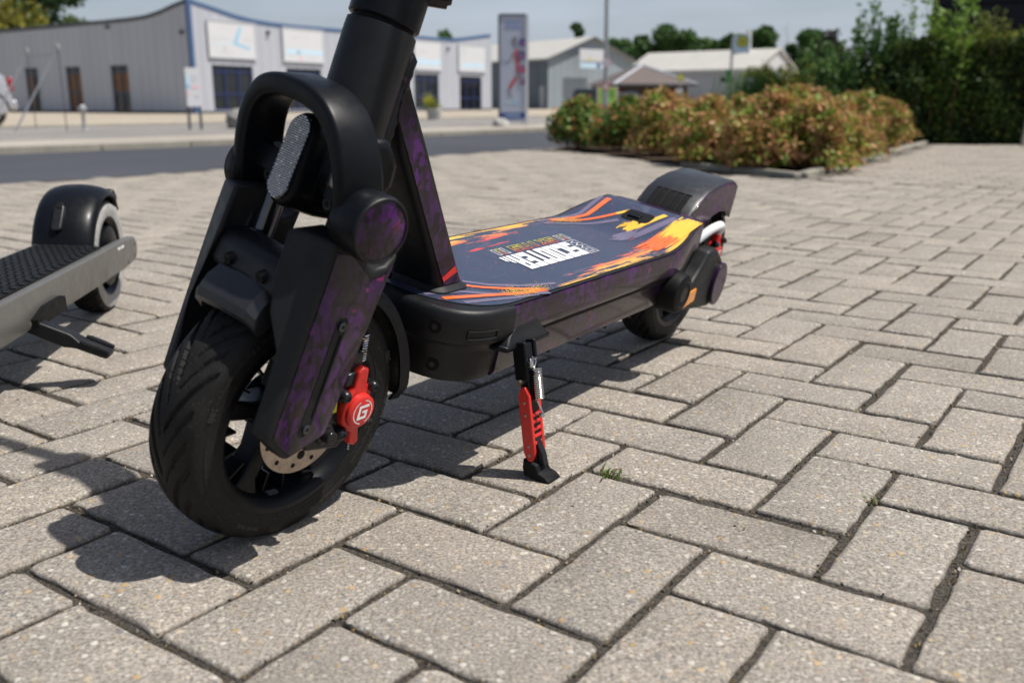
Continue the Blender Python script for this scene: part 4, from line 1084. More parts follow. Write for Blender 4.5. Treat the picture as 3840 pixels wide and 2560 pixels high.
# tall grass clump
tg = empty('tall_grass', (4.1, 15.0, 0)); tag(tg, 'clump of tall dark green grass in front of the white gable', 'grass')
VS = []; Q = []
for k in range(1500):
    b = V(rng.normal(0, .35), rng.normal(0, .25), 0); a = rng.uniform(0, 6.28); h = rng.uniform(.5, 1.0); d = V(math.cos(a), math.sin(a), 0) * h * rng.uniform(.1, .45); s = V(-math.sin(a), math.cos(a), 0) * .006
    i0 = len(VS); VS += [b - s, b + s, b + d * .4 + V(0, 0, h * .7) + s, b + d * .4 + V(0, 0, h * .7) - s, b + d + V(0, 0, h) + s * .2, b + d + V(0, 0, h) - s * .2]; Q += [(i0, i0 + 1, i0 + 2, i0 + 3), (i0 + 3, i0 + 2, i0 + 4, i0 + 5)]
fast_mesh('blades', VS, Q, 'grass_leaf', tg)
rt = empty('bush', (6.5, 27.0, 0)); tag(rt, 'olive green bush behind the timetable case', 'bush')
leaves('foliage', blob_points(2600, (.35, 0, .75), (.75, .6, .75), .4, 8), .10, 'olive_leaf', rt); G().tube([(0, 0, 0), (.1, 0, .5), (.3, 0, .9)], [.04, .03, .01], 6).obj('stem', 'bark', rt)

def tree(name, label, c, H, rx, mat, trunk=0.3, leaf=0.4, n=2600, group=None, shape='round'):
    rt = empty(name, c); tag(rt, label, 'tree', group)
    g = G(); g.tube([(0, 0, -.1), (rng.normal(0, .1), 0, H * .3), (rng.normal(0, .2), 0, H * .6), (0, 0, H * .88)], [H * .028, H * .022, H * .014, H * .004], 8)
    P = []
    nl = 22
    for k in range(nl):
        f = rng.uniform(.25 if shape != 'conic' else .1, .93)
        wid = rx * (math.sin(math.pi * min(1, (f - .12) / .95)) ** .6 if shape != 'conic' else (1.02 - f) ** .8 * 1.1)
        a = rng.uniform(0, 6.28); rr = wid * rng.uniform(.25, .95)
        cc = V(math.cos(a) * rr, math.sin(a) * rr, H * f)
        g.tube([(0, 0, H * f * .72), tuple(cc * V(.5, .5, .9)), tuple(cc)], [H * .010, H * .006, H * .002], 5)
        m = n // nl; d = rng.normal(size=(m, 3)); d /= np.linalg.norm(d, axis=1)[:, None]
        s = rng.uniform(.20, .36) * rx * (1 if shape != 'conic' else .8)
        P.append(cc + d * (rng.uniform(.3, 1, m) ** .6)[:, None] * s * V(1.15, 1.15, .85))
    P = np.concatenate(P); P[:, 2] = np.minimum(P[:, 2], H * 1.02)
    leaves('crown', P, leaf, mat, rt, .75); g.obj('trunk', 'bark', rt)
    return rt
G1 = 'trees in the row beyond the long hall'
for x, y, H, rx, mt in ((12.5, 132, 8.2, 3.2, 'tree_leaf'), (15.6, 134, 8.6, 3.0, 'tree_leaf'), (18.8, 131, 10.2, 3.6, 'tree_leaf'), (21.5, 135, 8.4, 3.0, 'tree_leaf2'), (24.2, 132, 9.6, 3.0, 'tree_leaf'), (26.0, 136, 8.8, 2.6, 'tree_leaf2'), (28.4, 131, 9.4, 2.8, 'tree_leaf'), (33.4, 132, 10.4, 3.0, 'tree_leaf'), (36.6, 134, 8.6, 2.8, 'tree_leaf2'), (39.0, 131, 10.2, 3.0, 'tree_leaf'), (31.0, 137, 8.0, 2.6, 'tree_leaf2'), (43, 134, 9.0, 3.4, 'tree_leaf')):
    tree('broadleaf_tree', 'mid green broadleaf tree in the row beyond the halls' if mt == 'tree_leaf' else 'darker green broadleaf tree in the row beyond the halls', (x, y, 0), H, rx * 1.25, mt, leaf=.62, n=5200, group=G1 if mt == 'tree_leaf' else 'darker trees in the row beyond the long hall')
tree('broadleaf_tree', 'small round green tree top showing above the office hall roof', (-6.2, 100, 0), 7.9, 1.9, 'tree_leaf', leaf=.4, n=1800)
tree('conifer_tree', 'dark pointed tree rising behind the pale hall roof', (7.2, 112, 0), 9.6, 2.2, 'tree_leaf2', leaf=.4, n=3200, shape='conic')
tree('broadleaf_tree', 'low green tree peeping over the pale roof beside the pointed tree', (4.6, 113, 0), 7.2, 1.4, 'tree_leaf', leaf=.4, n=1000)
tree('yellow_tree', 'yellow-green tree above the left end of the office hall', (-27.5, 53, 0), 6.2, 3.6, 'tree_yellow', leaf=.3, n=5200)
tree('broadleaf_tree', 'tall dark green tree behind the yellow-green one', (-30.5, 62, 0), 8.6, 4.0, 'tree_leaf2', leaf=.4, n=4200)
tree('broadleaf_tree', 'pale green tree at the end of the yellow tree', (-27.4, 60, 0), 5.8, 2.2, 'tree_pale', leaf=.3, n=2600)
tree('broadleaf_tree', 'small tree tops just above the middle of the hall roof', (-27.6, 72, 0), 6.3, 1.8, 'tree_leaf', leaf=.35, n=1500)
tree('purple_tree', 'dark purple-brown tree right of the white gable', (29.2, 88, 0), 7.0, 2.4, 'purple_leaf', leaf=.4, n=2200)

# ================================================================== the wrapped scooter
RC = Vector((0.264, 1.727, 0.0)); HD = Vector((-0.54222, -0.84024, 0)); LFT = Vector((0.82187, -0.53037, -0.20791)); NRM = HD.cross(LFT)
def m4(o, x, y, z):
    return Matrix(((x[0], y[0], z[0], o[0]), (x[1], y[1], z[1], o[1]), (x[2], y[2], z[2], o[2]), (0, 0, 0, 1)))
SM = m4(RC, HD, LFT, NRM)
WC = Vector((-0.235, 0.8985, 0.1335))
AX = Vector((0.79162, -0.56466, -0.23345)); FW = Vector((-0.58070, -0.81412, 0)); UP = FW.cross(AX)
FM = SM.inverted() @ m4(WC, FW, AX, UP)
FM2 = FM @ Matrix.Translation((0.0, 0.008, 0.0)) @ Matrix.Rotation(R(-7), 4, 'Z')
scoot = empty('electric_scooter', mat4=SM)
tag(scoot, 'black electric scooter wrapped in purple film with an orange splash deck, on its kickstand', 'scooter')
I4 = Matrix.Identity(4)
def part(g, name, mat, frame=None, parent=None, **k):
    return g.obj(name, mat, parent or scoot, basis=(frame if parent is None else None), **k)

# ---- tyre with cut tread
def tyre_geo(Ro, hw, nseg, tread=True, n_around=640, bead=0.094):
    half = [(0.0, 1.0), (0.14, 0.9995), (0.28, 0.997), (0.42, 0.992), (0.56, 0.984), (0.70, 0.972), (0.82, 0.957), (0.90, 0.942), (0.96, 0.924), (1.0, 0.90), (1.03, 0.87), (1.04, 0.835), (1.03, 0.80), (1.0, 0.765), (0.955, 0.735), (0.90, 0.712), (0.86, 0.70)]
    ys = []; rs = []
    tt = np.linspace(0, len(half) - 1, 58)
    yy = np.interp(tt, range(len(half)), [h[0] for h in half]) * hw; rr = np.interp(tt, range(len(half)), [h[1] for h in half]) * Ro
    prof = [(-y, r) for y, r in zip(yy[::-1], rr[::-1])] + [(y, r) for y, r in zip(yy[1:], rr[1:])]
    P = np.array(prof); th = np.linspace(0, 2 * math.pi, n_around, endpoint=False)
    TH, Y = np.meshgrid(th, P[:, 0], indexing='ij'); RR = np.repeat(P[None, :, 1], n_around, 0)
    if tread:
        p = 2 * math.pi / nseg; dep = np.zeros_like(TH)
        for sg, ph in ((1, 0.0), (-1, 0.5)):
            u = sg * Y / hw
            on = (u > 0.03) & (RR > Ro * 0.915)
            uu = np.clip((u + 0.12) / 1.12, 0, 1)
            c = 0.95 * uu ** 0.8
            d = (((TH / p - c - ph) + 0.5) % 1 - 0.5) * p * Ro
            sl = 0.95 * 0.8 * np.clip(uu, 0.02, 1) ** -0.2 * p * Ro / (1.12 * hw)
            pd = np.abs(d) / np.sqrt(1 + sl * sl)
            dep = np.maximum(dep, np.where(on & (u < 0.88) & (pd < np.where(u > .1, .0026, .0017)), 1.0, 0))
            # zig at the crown joining the long cuts
            for of_ in (0.34, 0.67):
                d2 = (((TH / p - c - ph - of_) + 0.5) % 1 - 0.5) * p * Ro
                pd2 = np.abs(d2) / np.sqrt(1 + sl * sl)
                dep = np.maximum(dep, np.where((u > 0.42) & (u < 0.74) & (pd2 < 0.0021), 0.9, 0))
                dep = np.maximum(dep, np.where((u > 0.10) & (u < 0.42) & (pd2 < 0.0010), 0.6, 0))
        RR = RR - dep * 0.0032
    side = np.abs(Y) > hw * 0.93
    RR = RR
    Yb = Y + np.sign(Y) * np.where(side & (np.abs(RR / Ro - 0.86) < 0.006), 0.0007, 0) + np.sign(Y) * np.where(side & (np.abs(RR / Ro - 0.755) < 0.008), 0.0009, 0)
    VS = np.stack([RR * np.cos(TH), Yb, RR * np.sin(TH)], -1).reshape(-1, 3)
    m = len(P); i = np.arange(n_around)[:, None]; j = np.arange(m - 1)[None]
    k = (i + 1) % n_around
    Q = np.stack(np.broadcast_arrays(i * m + j, i * m + j + 1, k * m + j + 1, k * m + j), -1).reshape(-1, 4)
    return VS, Q
def wheel(frame, Ro, hw, steel_side, hub_r=0.03, spokes=5, rot=0.3, ribs=False):
    rb = Ro * 0.71
    g = G()
    prof = [(rb + .004, hw * .92), (rb + .006, hw * .99), (rb - .001, hw * 1.01), (rb - .006, hw * .90), (rb - .010, hw * .55), (rb - .010, -hw * .55), (rb - .006, -hw * .90), (rb - .001, -hw * 1.01), (rb + .006, -hw * .99), (rb + .004, -hw * .92)]
    g.lathe(prof, n=96)
    rim = part(g, 'wheel', 'satin', frame, smooth=40)
    tv, tq = tyre_geo(Ro, hw, 9)
    t = fast_mesh('tyre', tv, tq, 'tyre', rim, smooth=True)
    t.data.set_sharp_from_angle(angle=R(50))
    for k in range(spokes):
        a = rot + 2 * math.pi * k / spokes
        d = V(math.cos(a), 0, math.sin(a)); tn = V(-d[2], 0, d[0])
        secs = []
        for r, w, y0, y1 in ((hub_r * .8, .017, -.016, .016), (hub_r + .02 if not ribs else hub_r + .006, .0095, -.013, .013), (rb - .024, .0105, -.014, .014), (rb - .012, .017, -.018, .018), (rb - .007, .022, -.02, .02)):
            c = d * r
            secs.append([c + tn * w + V(0, y0, 0), c + tn * w + V(0, y1, 0), c - tn * w + V(0, y1, 0), c - tn * w + V(0, y0, 0)])
        part(G().loft(secs), 'spoke', 'satin', None, rim, bevel=.003)
    for k in range(spokes * 4):
        if k % 4 == 0: continue
        a = rot + 2 * math.pi * k / (spokes * 4); c = V(math.cos(a), 0, math.sin(a)) * (rb - .020)
        part(G().box(c, (.022, .030, .0025), Matrix.Rotation(-a, 3, 'Y')), 'rim_rib', 'satin', None, rim, smooth=0)
    g = G(); g.cyl((0, -hw * .8, 0), (0, hw * .8, 0), hub_r, None, 40); part(g, 'hub', 'satin', None, rim, bevel=.003)
    return rim
FWHEEL = wheel(FM, 0.1365, 0.0335, 1)
# side wall lettering, bent round the tyre
def ring_text(items, R0, y, parent, name='sidewall_lettering'):
    g = G()
    for s, size, ang, rad in items:
        v, f = text_mesh(s, size)
        pts = []
        for x, yy in v:
            a = ang - x / rad; r = rad + yy
            pts.append((r * math.cos(a), y, r * math.sin(a)))
        g.add(pts, f)
    o = part(g, name, simple('worn sidewall lettering', (0.05, 0.047, 0.044), 0.6), None, parent, smooth=0); o['kind'] = 'stuff'
    return o
ring_text([('28B', .0095, R(158), .121), ('4 PLY RATING', .0065, R(185), .1195), ('MAX LOAD 100kg (220LBS) AT 50 P.S.I.', .0042, R(205), .1075), ('TUBELESS', .0075, R(214), .1195), ('NYLON (966D) COLD', .0055, R(245), .114), ('REAR WHEEL', .0055, R(300), .117), ('10x2.75-6.5', .0075, R(60), .117), ('28B', .0095, R(20), .119)], .12, .0357, FWHEEL)
# brake disc
g = G(); g.lathe([(.026, .0350), (.0555, .0350), (.0555, .0372), (.026, .0372)], n=72, closed_prof=True); disc = part(g, 'brake_disc', 'disc', None, FWHEEL, smooth=40)
g = G()
for k in range(12):
    a = 2 * math.pi * k / 12 + .2; c = (math.cos(a) * .0475, 0, math.sin(a) * .0475)
    g.add([(c[0] + u, .0375, c[2] + v) for u, v in circle(.0026, 12)], [tuple(range(12))])
for k in range(8):
    a = 2 * math.pi * k / 8; c = (math.cos(a) * .037, 0, math.sin(a) * .037)
    g.add([(c[0] + u, .0375, c[2] + v) for u, v in circle(.005, 14)], [tuple(range(14))])
part(g, 'disc_holes', 'deep', None, FWHEEL, smooth=0)['kind'] = 'stuff'

# ---- deck
def sm(a, b, x):
    t = min(1, max(0, (x - a) / (b - a))); return t * t * (3 - 2 * t)
def dtop(h): return 0.2355 + 0.029 * sm(0.285, 0.115, h)
def dhw(h):
    w = 0.1095
    if h < 0.26: w -= 0.016 * sm(0.26, 0.12, h) ** 1.4
    return w
secs = []
for h in np.concatenate([np.linspace(.722, .30, 9), np.linspace(.28, .128, 16), [.122, .118]]):
    w = dhw(h); tz = dtop(h); k = 1.0 if h > .125 else (.97 if h > .12 else .93)
    bz = .190 + .022 * sm(.25, .13, h)
    half = [(w - .007, tz), (w - .0018, tz - .0018), (w, tz - .0075), (w, bz + .012), (w - .003, bz + .005), (w - .009, bz)]
    mid = (tz + bz) / 2
    half = [(y * (k ** 2), mid + (z - mid) * k) for y, z in half]
    secs.append([(h, y, z) for y, z in half] + [(h, -y, z) for y, z in half[::-1]])
deck = part(G().loft(secs), 'deck_body', 'wrap', I4, smooth=45)
secs = []
for h, k in ((.722, 1), (.30, 1), (.262, .985), (.245, .93)):
    half = [(.1005 * k, .191), (.0995 * k, .185), (.0975 * k, .150), (.0925 * k, .1435), (.085 * k, .1425)]
    secs.append([(h, y, z) for y, z in half] + [(h, -y, z) for y, z in half[::-1]])
part(G().loft(secs), 'battery_box', 'wrap', I4, smooth=40)
# lower seam strip along the rail
for sy in (1, -1):
    g = G(); g.box((.49, sy * .1012, .1895), (.46, .004, .0035)); part(g, 'seam_strip', 'deep', I4, smooth=0)
def plan_hw(h, hmax, w, hmin, rear=.022):
    a = w
    if h > .70: a = w * (max(0.0, 1 - ((h - .70) / (hmax - .70)) ** 2.6)) ** .5
    if h < hmin + rear:
        t = (hmin + rear - h) / rear; a = w - rear * .9 * (1 - math.sqrt(max(0, 1 - t * t)))
    return a
def deck_plate(name, mat, hmax, hmin, win, dz, nh=110, ny=21):
    hs = np.concatenate([np.linspace(hmin, hmin + .03, 9)[:-1], np.linspace(hmin + .03, .70, nh), .70 + (hmax - .70) * np.sin(np.linspace(0, math.pi / 2, 16))[1:]])
    VS = []; F = []
    for h in hs:
        w = max(.012, min(plan_hw(h, hmax, .1095 - win, hmin), dhw(h) - win))
        for t in np.linspace(-1, 1, ny): VS.append((h, w * t, dtop(h) + dz))
    for i in range(len(hs) - 1):
        for j in range(ny - 1): F.append((i * ny + j, (i + 1) * ny + j, (i + 1) * ny + j + 1, i * ny + j + 1))
    return part(G().add(VS, F), name, mat, I4, smooth=60)
deck_plate('deck_trim', 'grey_plastic', .806, .124, .0030, .0006)
dtopo = deck_plate('deck_graphic', 'deck_print', .799, .130, .0085, .0016)
# front bumper
def bump_plan(ins, n=26):
    pts = [(.7185, -(.1100 - ins))]
    for t in np.linspace(-90, 90, n):
        c, s = math.cos(R(t)), math.sin(R(t))
        pts.append((.7185 + (.0960 - ins) * abs(c) ** .78, (.1100 - ins) * math.copysign(abs(s) ** .60, s)))
    pts.append((.7185, .1100 - ins))
    return pts
lev = [(.010, .2362), (.0060, .2362), (.0024, .2350), (.0, .2312), (-.0012, .222), (-.0012, .205), (.001, .197), (.006, .1935), (.010, .190), (.0125, .180), (.016, .152), (.020, .143), (.028, .1395), (.05, .1385)]
part(G().loft([[(x, y, z) for x, y in bump_plan(i)] for i, z in lev]), 'bumper', 'plastic', I4, smooth=40)
# screw wells and the moulded recess on the bumper corner
def on_bumper(t, ins):
    c, s = math.cos(R(t)), math.sin(R(t)); p = V(.7185 + (.0960 - ins) * abs(c) ** .78, (.1100 - ins) * math.copysign(abs(s) ** .60, s), 0)
    t2 = t + 1; c, s = math.cos(R(t2)), math.sin(R(t2)); q = V(.7185 + (.0960 - ins) * abs(c) ** .78, (.1100 - ins) * math.copysign(abs(s) ** .60, s), 0)
    d = q - p; d /= np.linalg.norm(d); n = V(d[1], -d[0], 0)
    if n[0] < 0: n = -n
    return p, n
for t, z, ins in ((24, .2145, -.0012), (-24, .2145, -.0012), (26, .163, .0145), (-26, .163, .0145)):
    p, n = on_bumper(t, ins)
    g = G(); g.cyl(p + V(0, 0, z) - n * .004, p + V(0, 0, z) + n * .0012, .0075, .0078, 20); o = part(g, 'screw_well', 'deep', I4)
    g = G(); g.cyl(p + V(0, 0, z) + n * .0010, p + V(0, 0, z) + n * .0017, .0035, .0035, 6); part(g, 'screw', 'bolt', None, o)
for sg in (1, -1):
    rows_ = []
    for t in np.linspace(50, 76, 9):
        p, n = on_bumper(t * sg, -.0012); rows_.append([p + n * .0006 + V(0, 0, z) for z in (.2165, .2135, .2045, .2015)])
    g = G()
    for a in (0, 2):
        g.tube([r[1 if a == 0 else 2] for r in rows_], .0011, 6)
    g.tube([rows_[0][1], rows_[0][2]], .0011, 6); g.tube([rows_[-1][1], rows_[-1][2]], .0011, 6)
    part(g, 'moulded_ridge', 'plastic', I4)

# ---- graphics on the deck: all strips follow the deck surface
def dz_(h): return dtop(h) + .00205
def ribbon(g, pts, w, lift=0.0, n=6):
    P = [V(*p) for p in pts]
    Q = []
    for a, b in zip(P[:-1], P[1:]):
        for k in range(n): Q.append(a + (b - a) * k / n)
    Q.append(P[-1])
    vs = []
    for i, p in enumerate(Q):
        d = Q[min(i + 1, len(Q) - 1)] - Q[max(i - 1, 0)]; d /= np.linalg.norm(d); nn = V(-d[1], d[0])
        ww = w if not hasattr(w, '__len__') else w[0] + (w[1] - w[0]) * i / (len(Q) - 1)
        for s in (-1, 1):
            q = p + nn * s * ww / 2; vs.append((q[0], q[1], dz_(q[0]) + lift))
    g.add(vs, [(2 * i, 2 * i + 1, 2 * i + 3, 2 * i + 2) for i in range(len(Q) - 1)])
def strip_part(name, mat, lines, w, lift=0.0):
    g = G()
    for l in lines: ribbon(g, l, w, lift)
    return part(g, name, mat, I4, smooth=0)
strip_part('stripe', 'lilac_print', [[(.790, .030), (.742, .048), (.70, .083), (.64, .106)][::1]], .0075)
strip_part('stripe', 'lilac_print', [[(.716, .018), (.690, .050), (.650, .074), (.60, .090)]], .0070)
strip_part('stripe', 'orange_print', [[(.782, .051), (.730, .070), (.685, .087), (.635, .0985)]], (.0085, .0070), .0003)
strip_part('stripe', 'orange_print', [[(.728, .030), (.706, .052), (.676, .073), (.635, .0975)]], (.0065, .0075), .0003)
strip_part('stripe', 'lilac_print', [[(.770, .072), (.735, .082), (.70, .093), (.66, .101)]], .0075)
strip_part('stripe', 'orange_print', [[(.312, -.094), (.262, -.080), (.232, -.070), (.205, -.071), (.150, -.075)]], (.0062, .0095), .0003)
strip_part('stripe', 'orange_print', [[(.312, -.090), (.262, -.066), (.225, -.047), (.198, -.034)]], .0062, .0003)
strip_part('stripe', 'lilac_print', [[(.345, -.097), (.27, -.090), (.235, -.082), (.20, -.085), (.150, -.090)]], (.006, .0085))
strip_part('stripe', 'lilac_print', [[(.345, -.085), (.29, -.062), (.25, -.040), (.215, -.020)]], (.0055, .009))
strip_part('stripe', 'yellow_print', [[(.198, -.034), (.172, -.022)]], .0065, .0003)
strip_part('stripe', 'yellow_print', [[(.243, .010), (.215, .019), (.150, .033)]], .0090, .0003)
strip_part('stripe', 'lilac_print', [[(.262, .030), (.225, .036), (.150, .052)]], .0130)
q = np.random.default_rng(11)
g = G()
for cx, cy, n, sx, sy in ((.653, .091, 420, .016, .0055), (.681, .080, 300, .010, .006), (.292, -.084, 380, .015, .0055), (.27, -.072, 260, .010, .006), (.225, .004, 260, .008, .008)):
    for k in range(n):
        h, y, r = q.normal(cx, sx), q.normal(cy, sy), q.uniform(.00025, .0008)
        if abs(y) > .1: continue
        g.add([(h + u, y + v, dz_(h) + .0006) for u, v in circle(r, 5)], [tuple(range(5))])
part(g, 'spark_dots', 'yellow_print', I4, smooth=0)['kind'] = 'stuff'
# ragged splash patches on the kicked-up tail
def splash(name, mat, c, n, lx, ly, seed, lift=.0002):
    q = np.random.default_rng(seed); g = G()
    for k in range(n):
        h0 = c[0] + q.normal(0, lx * .25); y0 = c[1] + q.normal(0, ly * .42); L = q.uniform(.3, 1) * lx; w = q.uniform(.0008, .0035)
        pts = [(h0 - L / 2, y0), (h0 - L * .2, y0 + w * q.uniform(.4, 1)), (h0 + L * .25, y0 + w * q.uniform(.2, .8)), (h0 + L / 2, y0 + w * .1), (h0 + L * .2, y0 - w * q.uniform(.3, 1)), (h0 - L * .25, y0 - w * q.uniform(.4, 1))]
        pts = [(max(.136, h), min(.094, max(-.094, y))) for h, y in pts]
        g.add([(h, y, dz_(h) + lift + k * 2e-6) for h, y in pts], [tuple(range(6))])
    o = part(g, name, mat, I4, smooth=0); o['kind'] = 'stuff'
    return o
splash('splash', 'yellow_print', (.222, .006), 40, .030, .011, 3, .0004)
splash('splash', 'yellow_print', (.178, .078), 170, .075, .022, 4)
splash('splash', 'orange_print', (.250, .072), 90, .085, .018, 5, .00005)
splash('splash', 'lilac_print', (.268, .022), 60, .055, .012, 6, .0)
# carry-hook slot in the tail
g = G(); g.add([(h, y, dz_(h) + .0008) for h, y in [(.186 + u, .000 + v) for u, v in rrect(.038, .050, .010)]], [tuple(range(20))]); slot = part(g, 'latch_slot', 'deep', I4, smooth=0)
g = G(); g.box((.190, -.004, dz_(.190) + .0022), (.014, .022, .004), Matrix.Rotation(R(14), 3, 'Y')); part(g, 'latch', 'satin', I4, bevel=.001)

# lettering: heavy block glyphs laid along the deck, reading towards the nose
def glyph(ch):
    # strips (x0,x1,y0,y1) in a unit cell, tiled without overlap
    B = {'S': [(0, 1, .74, 1), (0, .36, .60, .74), (0, 1, .40, .60), (.64, 1, .26, .40), (0, 1, 0, .26)],
         'C': [(0, 1, .70, 1), (0, .42, .30, .70), (0, 1, 0, .30)],
         'O': [(0, 1, .82, 1), (0, .39, .18, .82), (.61, 1, .18, .82), (0, 1, 0, .18)],
         'T': [(0, 1, .74, 1), (.30, .70, 0, .74)],
         'E': [(0, 1, .76, 1), (0, .42, .61, .76), (0, .92, .39, .61), (0, .42, .24, .39), (0, 1, 0, .24)],
         'R': [(0, 1, .80, 1), (0, .40, 0, .80), (.64, 1, .60, .80), (.40, 1, .40, .60), (.60, 1, 0, .40)]}
    return B[ch]
TX0, TX1, TY0, TY1 = .4085, .5680, -.0090, .0420
def skew(h, y): return (h + (y - TY0) * .24, y)
g = G(); wd = 'SCOOTER'; cw = (TX1 - TX0) / len(wd)
for i, ch in enumerate(wd):
    for x0, x1, y0, y1 in glyph(ch):
        a = TX0 + cw * (i + .05 + .90 * x0); b = TX0 + cw * (i + .05 + .90 * x1); c = TY0 + (TY1 - TY0) * y0; d = TY0 + (TY1 - TY0) * y1
        pts = [skew(a, c), skew(b, c), skew(b, d), skew(a, d)]
        g.add([(h, y, dz_(h) + .0003) for h, y in pts], [(0, 1, 2, 3)])
# trailing speed bars after the R and before the S
for k in range(2):
    a = TX1 + .002 + k * .0075; pts = [skew(a, TY0), skew(a + .0045, TY0), skew(a + .0045, TY0 + .022 - k * .008), skew(a, TY0 + .026 - k * .008)]
    g.add([(h, y, dz_(h) + .0003) for h, y in pts], [(0, 1, 2, 3)])
part(g, 'lettering', 'white_print', I4, smooth=0)
def outline(g, pts, w, closed=True):
    P = [V(*p) for p in pts]; n = len(P)
    for i in range(n if closed else n - 1):
        a, b = P[i], P[(i + 1) % n]; d = b - a; L = np.linalg.norm(d); d /= L; nn = V(-d[1], d[0]) * w / 2
        a2 = a - d * w / 2; b2 = b + d * w / 2
        g.add([(p[0], p[1], dz_(p[0]) + .0003 + (i % 2) * .00004) for p in (a2 - nn, b2 - nn, b2 + nn, a2 + nn)], [(0, 1, 2, 3)])
g = G()
bx0, bx1 = .382, .4065
outline(g, [skew(bx0, TY0), skew(bx1, TY0), skew(bx1, TY1), skew(bx0, TY1)], .0011)
zz = [(.30, .08), (.75, .16), (.25, .26), (.75, .36), (.25, .46), (.75, .58), (.25, .66), (.25, .9), (.78, .9), (.78, .72), (.4, .72)]
outline(g, [skew(bx0 + (bx1 - bx0) * x, TY0 + (TY1 - TY0) * y) for x, y in zz], .0012, False)
part(g, 'badge_outline', 'white_print', I4, smooth=0)
# second line, neon outline letters
LET = {'S': [(0, 0), (1, 0), (1, .62), (.34, .62), (.34, .74), (1, .74), (1, 1), (0, 1), (0, .38), (.66, .38), (.66, .26), (0, .26)],
       'K': [(0, 0), (.3, 0), (.3, .35), (.66, 0), (1, 0), (.55, .5), (1, 1), (.66, 1), (.3, .62), (.3, 1), (0, 1)],
       'I': [(.3, 0), (.7, 0), (.7, 1), (.3, 1)],
       'N': [(0, 0), (.3, 0), (.3, .72), (.7, .72), (.7, 0), (1, 0), (1, 1), (0, 1)]}
def neon_mat():
    t = NT('neon outline print'); y = t.sep(t.obj())[1]
    t.set(color=t.ramp(t.mr(y, -.036, -.014), [(0.0, (0.62, 0.68, 0.03)), (0.45, (0.80, 0.52, 0.03)), (1.0, (0.80, 0.06, 0.03))]), rough=.35)
    return t.m
M['neon'] = neon_mat()
g = G(); sx0, sx1, sy0, sy1 = .4085, .5270, -.0345, -.0148; wd = 'SKINS'; cw = (sx1 - sx0) / 5
for i, ch in enumerate(wd): outline(g, [(sx0 + cw * (i + .07 + .86 * x) + (sy0 + (sy1 - sy0) * y - sy0) * .24, sy0 + (sy1 - sy0) * y) for x, y in LET[ch]], .0011)
part(g, 'lettering', 'neon', I4, smooth=0)
for base, side_ in ((.3735, 0), (.5390, 1)):
    for k in range(3):
        g = G(); a = base + k * .0100; lo, hi = sy0, sy1
        outline(g, [(a, lo), (a + .0062, lo), (a + .0062 + (hi - lo) * .24, hi), (a + (hi - lo) * .24, hi)], .0010); part(g, 'speed_mark', 'neon' if k == 1 else 'white_print', I4, smooth=0)

# ---- neck and head tube
secs = []
for z, h0, h1, yw, r in ((.228, .716, .782, .042, .014), (.236, .720, .779, .040, .014), (.2425, .7235, .7745, .0375, .013), (.262, .735, .780, .0365, .012), (.33, .7765, .8205, .0350, .012), (.40, .8190, .8630, .0335, .011), (.45, .8490, .8800, .031, .011), (.488, .8700, .8850, .026, .006)):
    secs.append([((h0 + h1) / 2 + u, v, z) for u, v in rrect(h1 - h0, 2 * yw, r, 4)])
neck = part(G().loft(secs), 'neck_tube', 'plastic', I4, smooth=40)
for sg in (1, -1):
    VS = []; F = []
    zs = np.linspace(.246, .472, 24)
    for z in zs:
        h0 = np.interp(z, [.2425, .485], [.7265, .8790]); h1 = np.interp(z, [.2425, .435, .472], [.7700, .8860, .8770]); yw = np.interp(z, [.2425, .262, .33, .40, .45, .485], [.0375, .0365, .035, .0335, .032, .030]) + .0009
        e = .0065
        for t in (0, .5, 1): VS.append((h0 + e + (h1 - h0 - 2 * e) * t, sg * yw, z))
    for i in range(len(zs) - 1):
        for j in range(2): F.append((i * 3 + j, i * 3 + j + 1, (i + 1) * 3 + j + 1, (i + 1) * 3 + j))
    w_ = part(G().add(VS, F), 'wrap_panel', 'wrap', I4, smooth=60)
    g = G(); VS = []
    for t, za, zb in ((0, .2500, .2555), (1, .2585, .2665)):
        for z in (za, zb):
            h0 = np.interp(z, [.2425, .485], [.7265, .8790]); h1 = np.interp(z, [.2425, .435], [.7700, .8860]); yw = np.interp(z, [.2425, .262, .33], [.0375, .0365, .035]) + .0013
            VS.append((h1 - .007 - (h1 - h0 - .014) * t, sg * yw, z))
    g.add(VS, [(0, 1, 3, 2)]); part(g, 'red_band', 'red', I4, smooth=0)
g = G(); g.loft([[((.749) + u, v, z) for u, v in rrect(w1, w2, .018, 5)] for z, w1, w2 in ((.236, .066, .090), (.2395, .065, .089), (.2420, .060, .082), (.2440, .056, .077))]); part(g, 'neck_collar', 'grey_plastic', I4, smooth=30)
HT = V(.879, 0, .512); HAx = V(-.288, 0, .9576)
g = G(); g.tube([HT - HAx * .150, HT - HAx * .01, HT - HAx * .001, HT], [.0345, .0345, .0340, .0325], 48); ht = part(g, 'head_tube', 'plastic', I4, smooth=40)
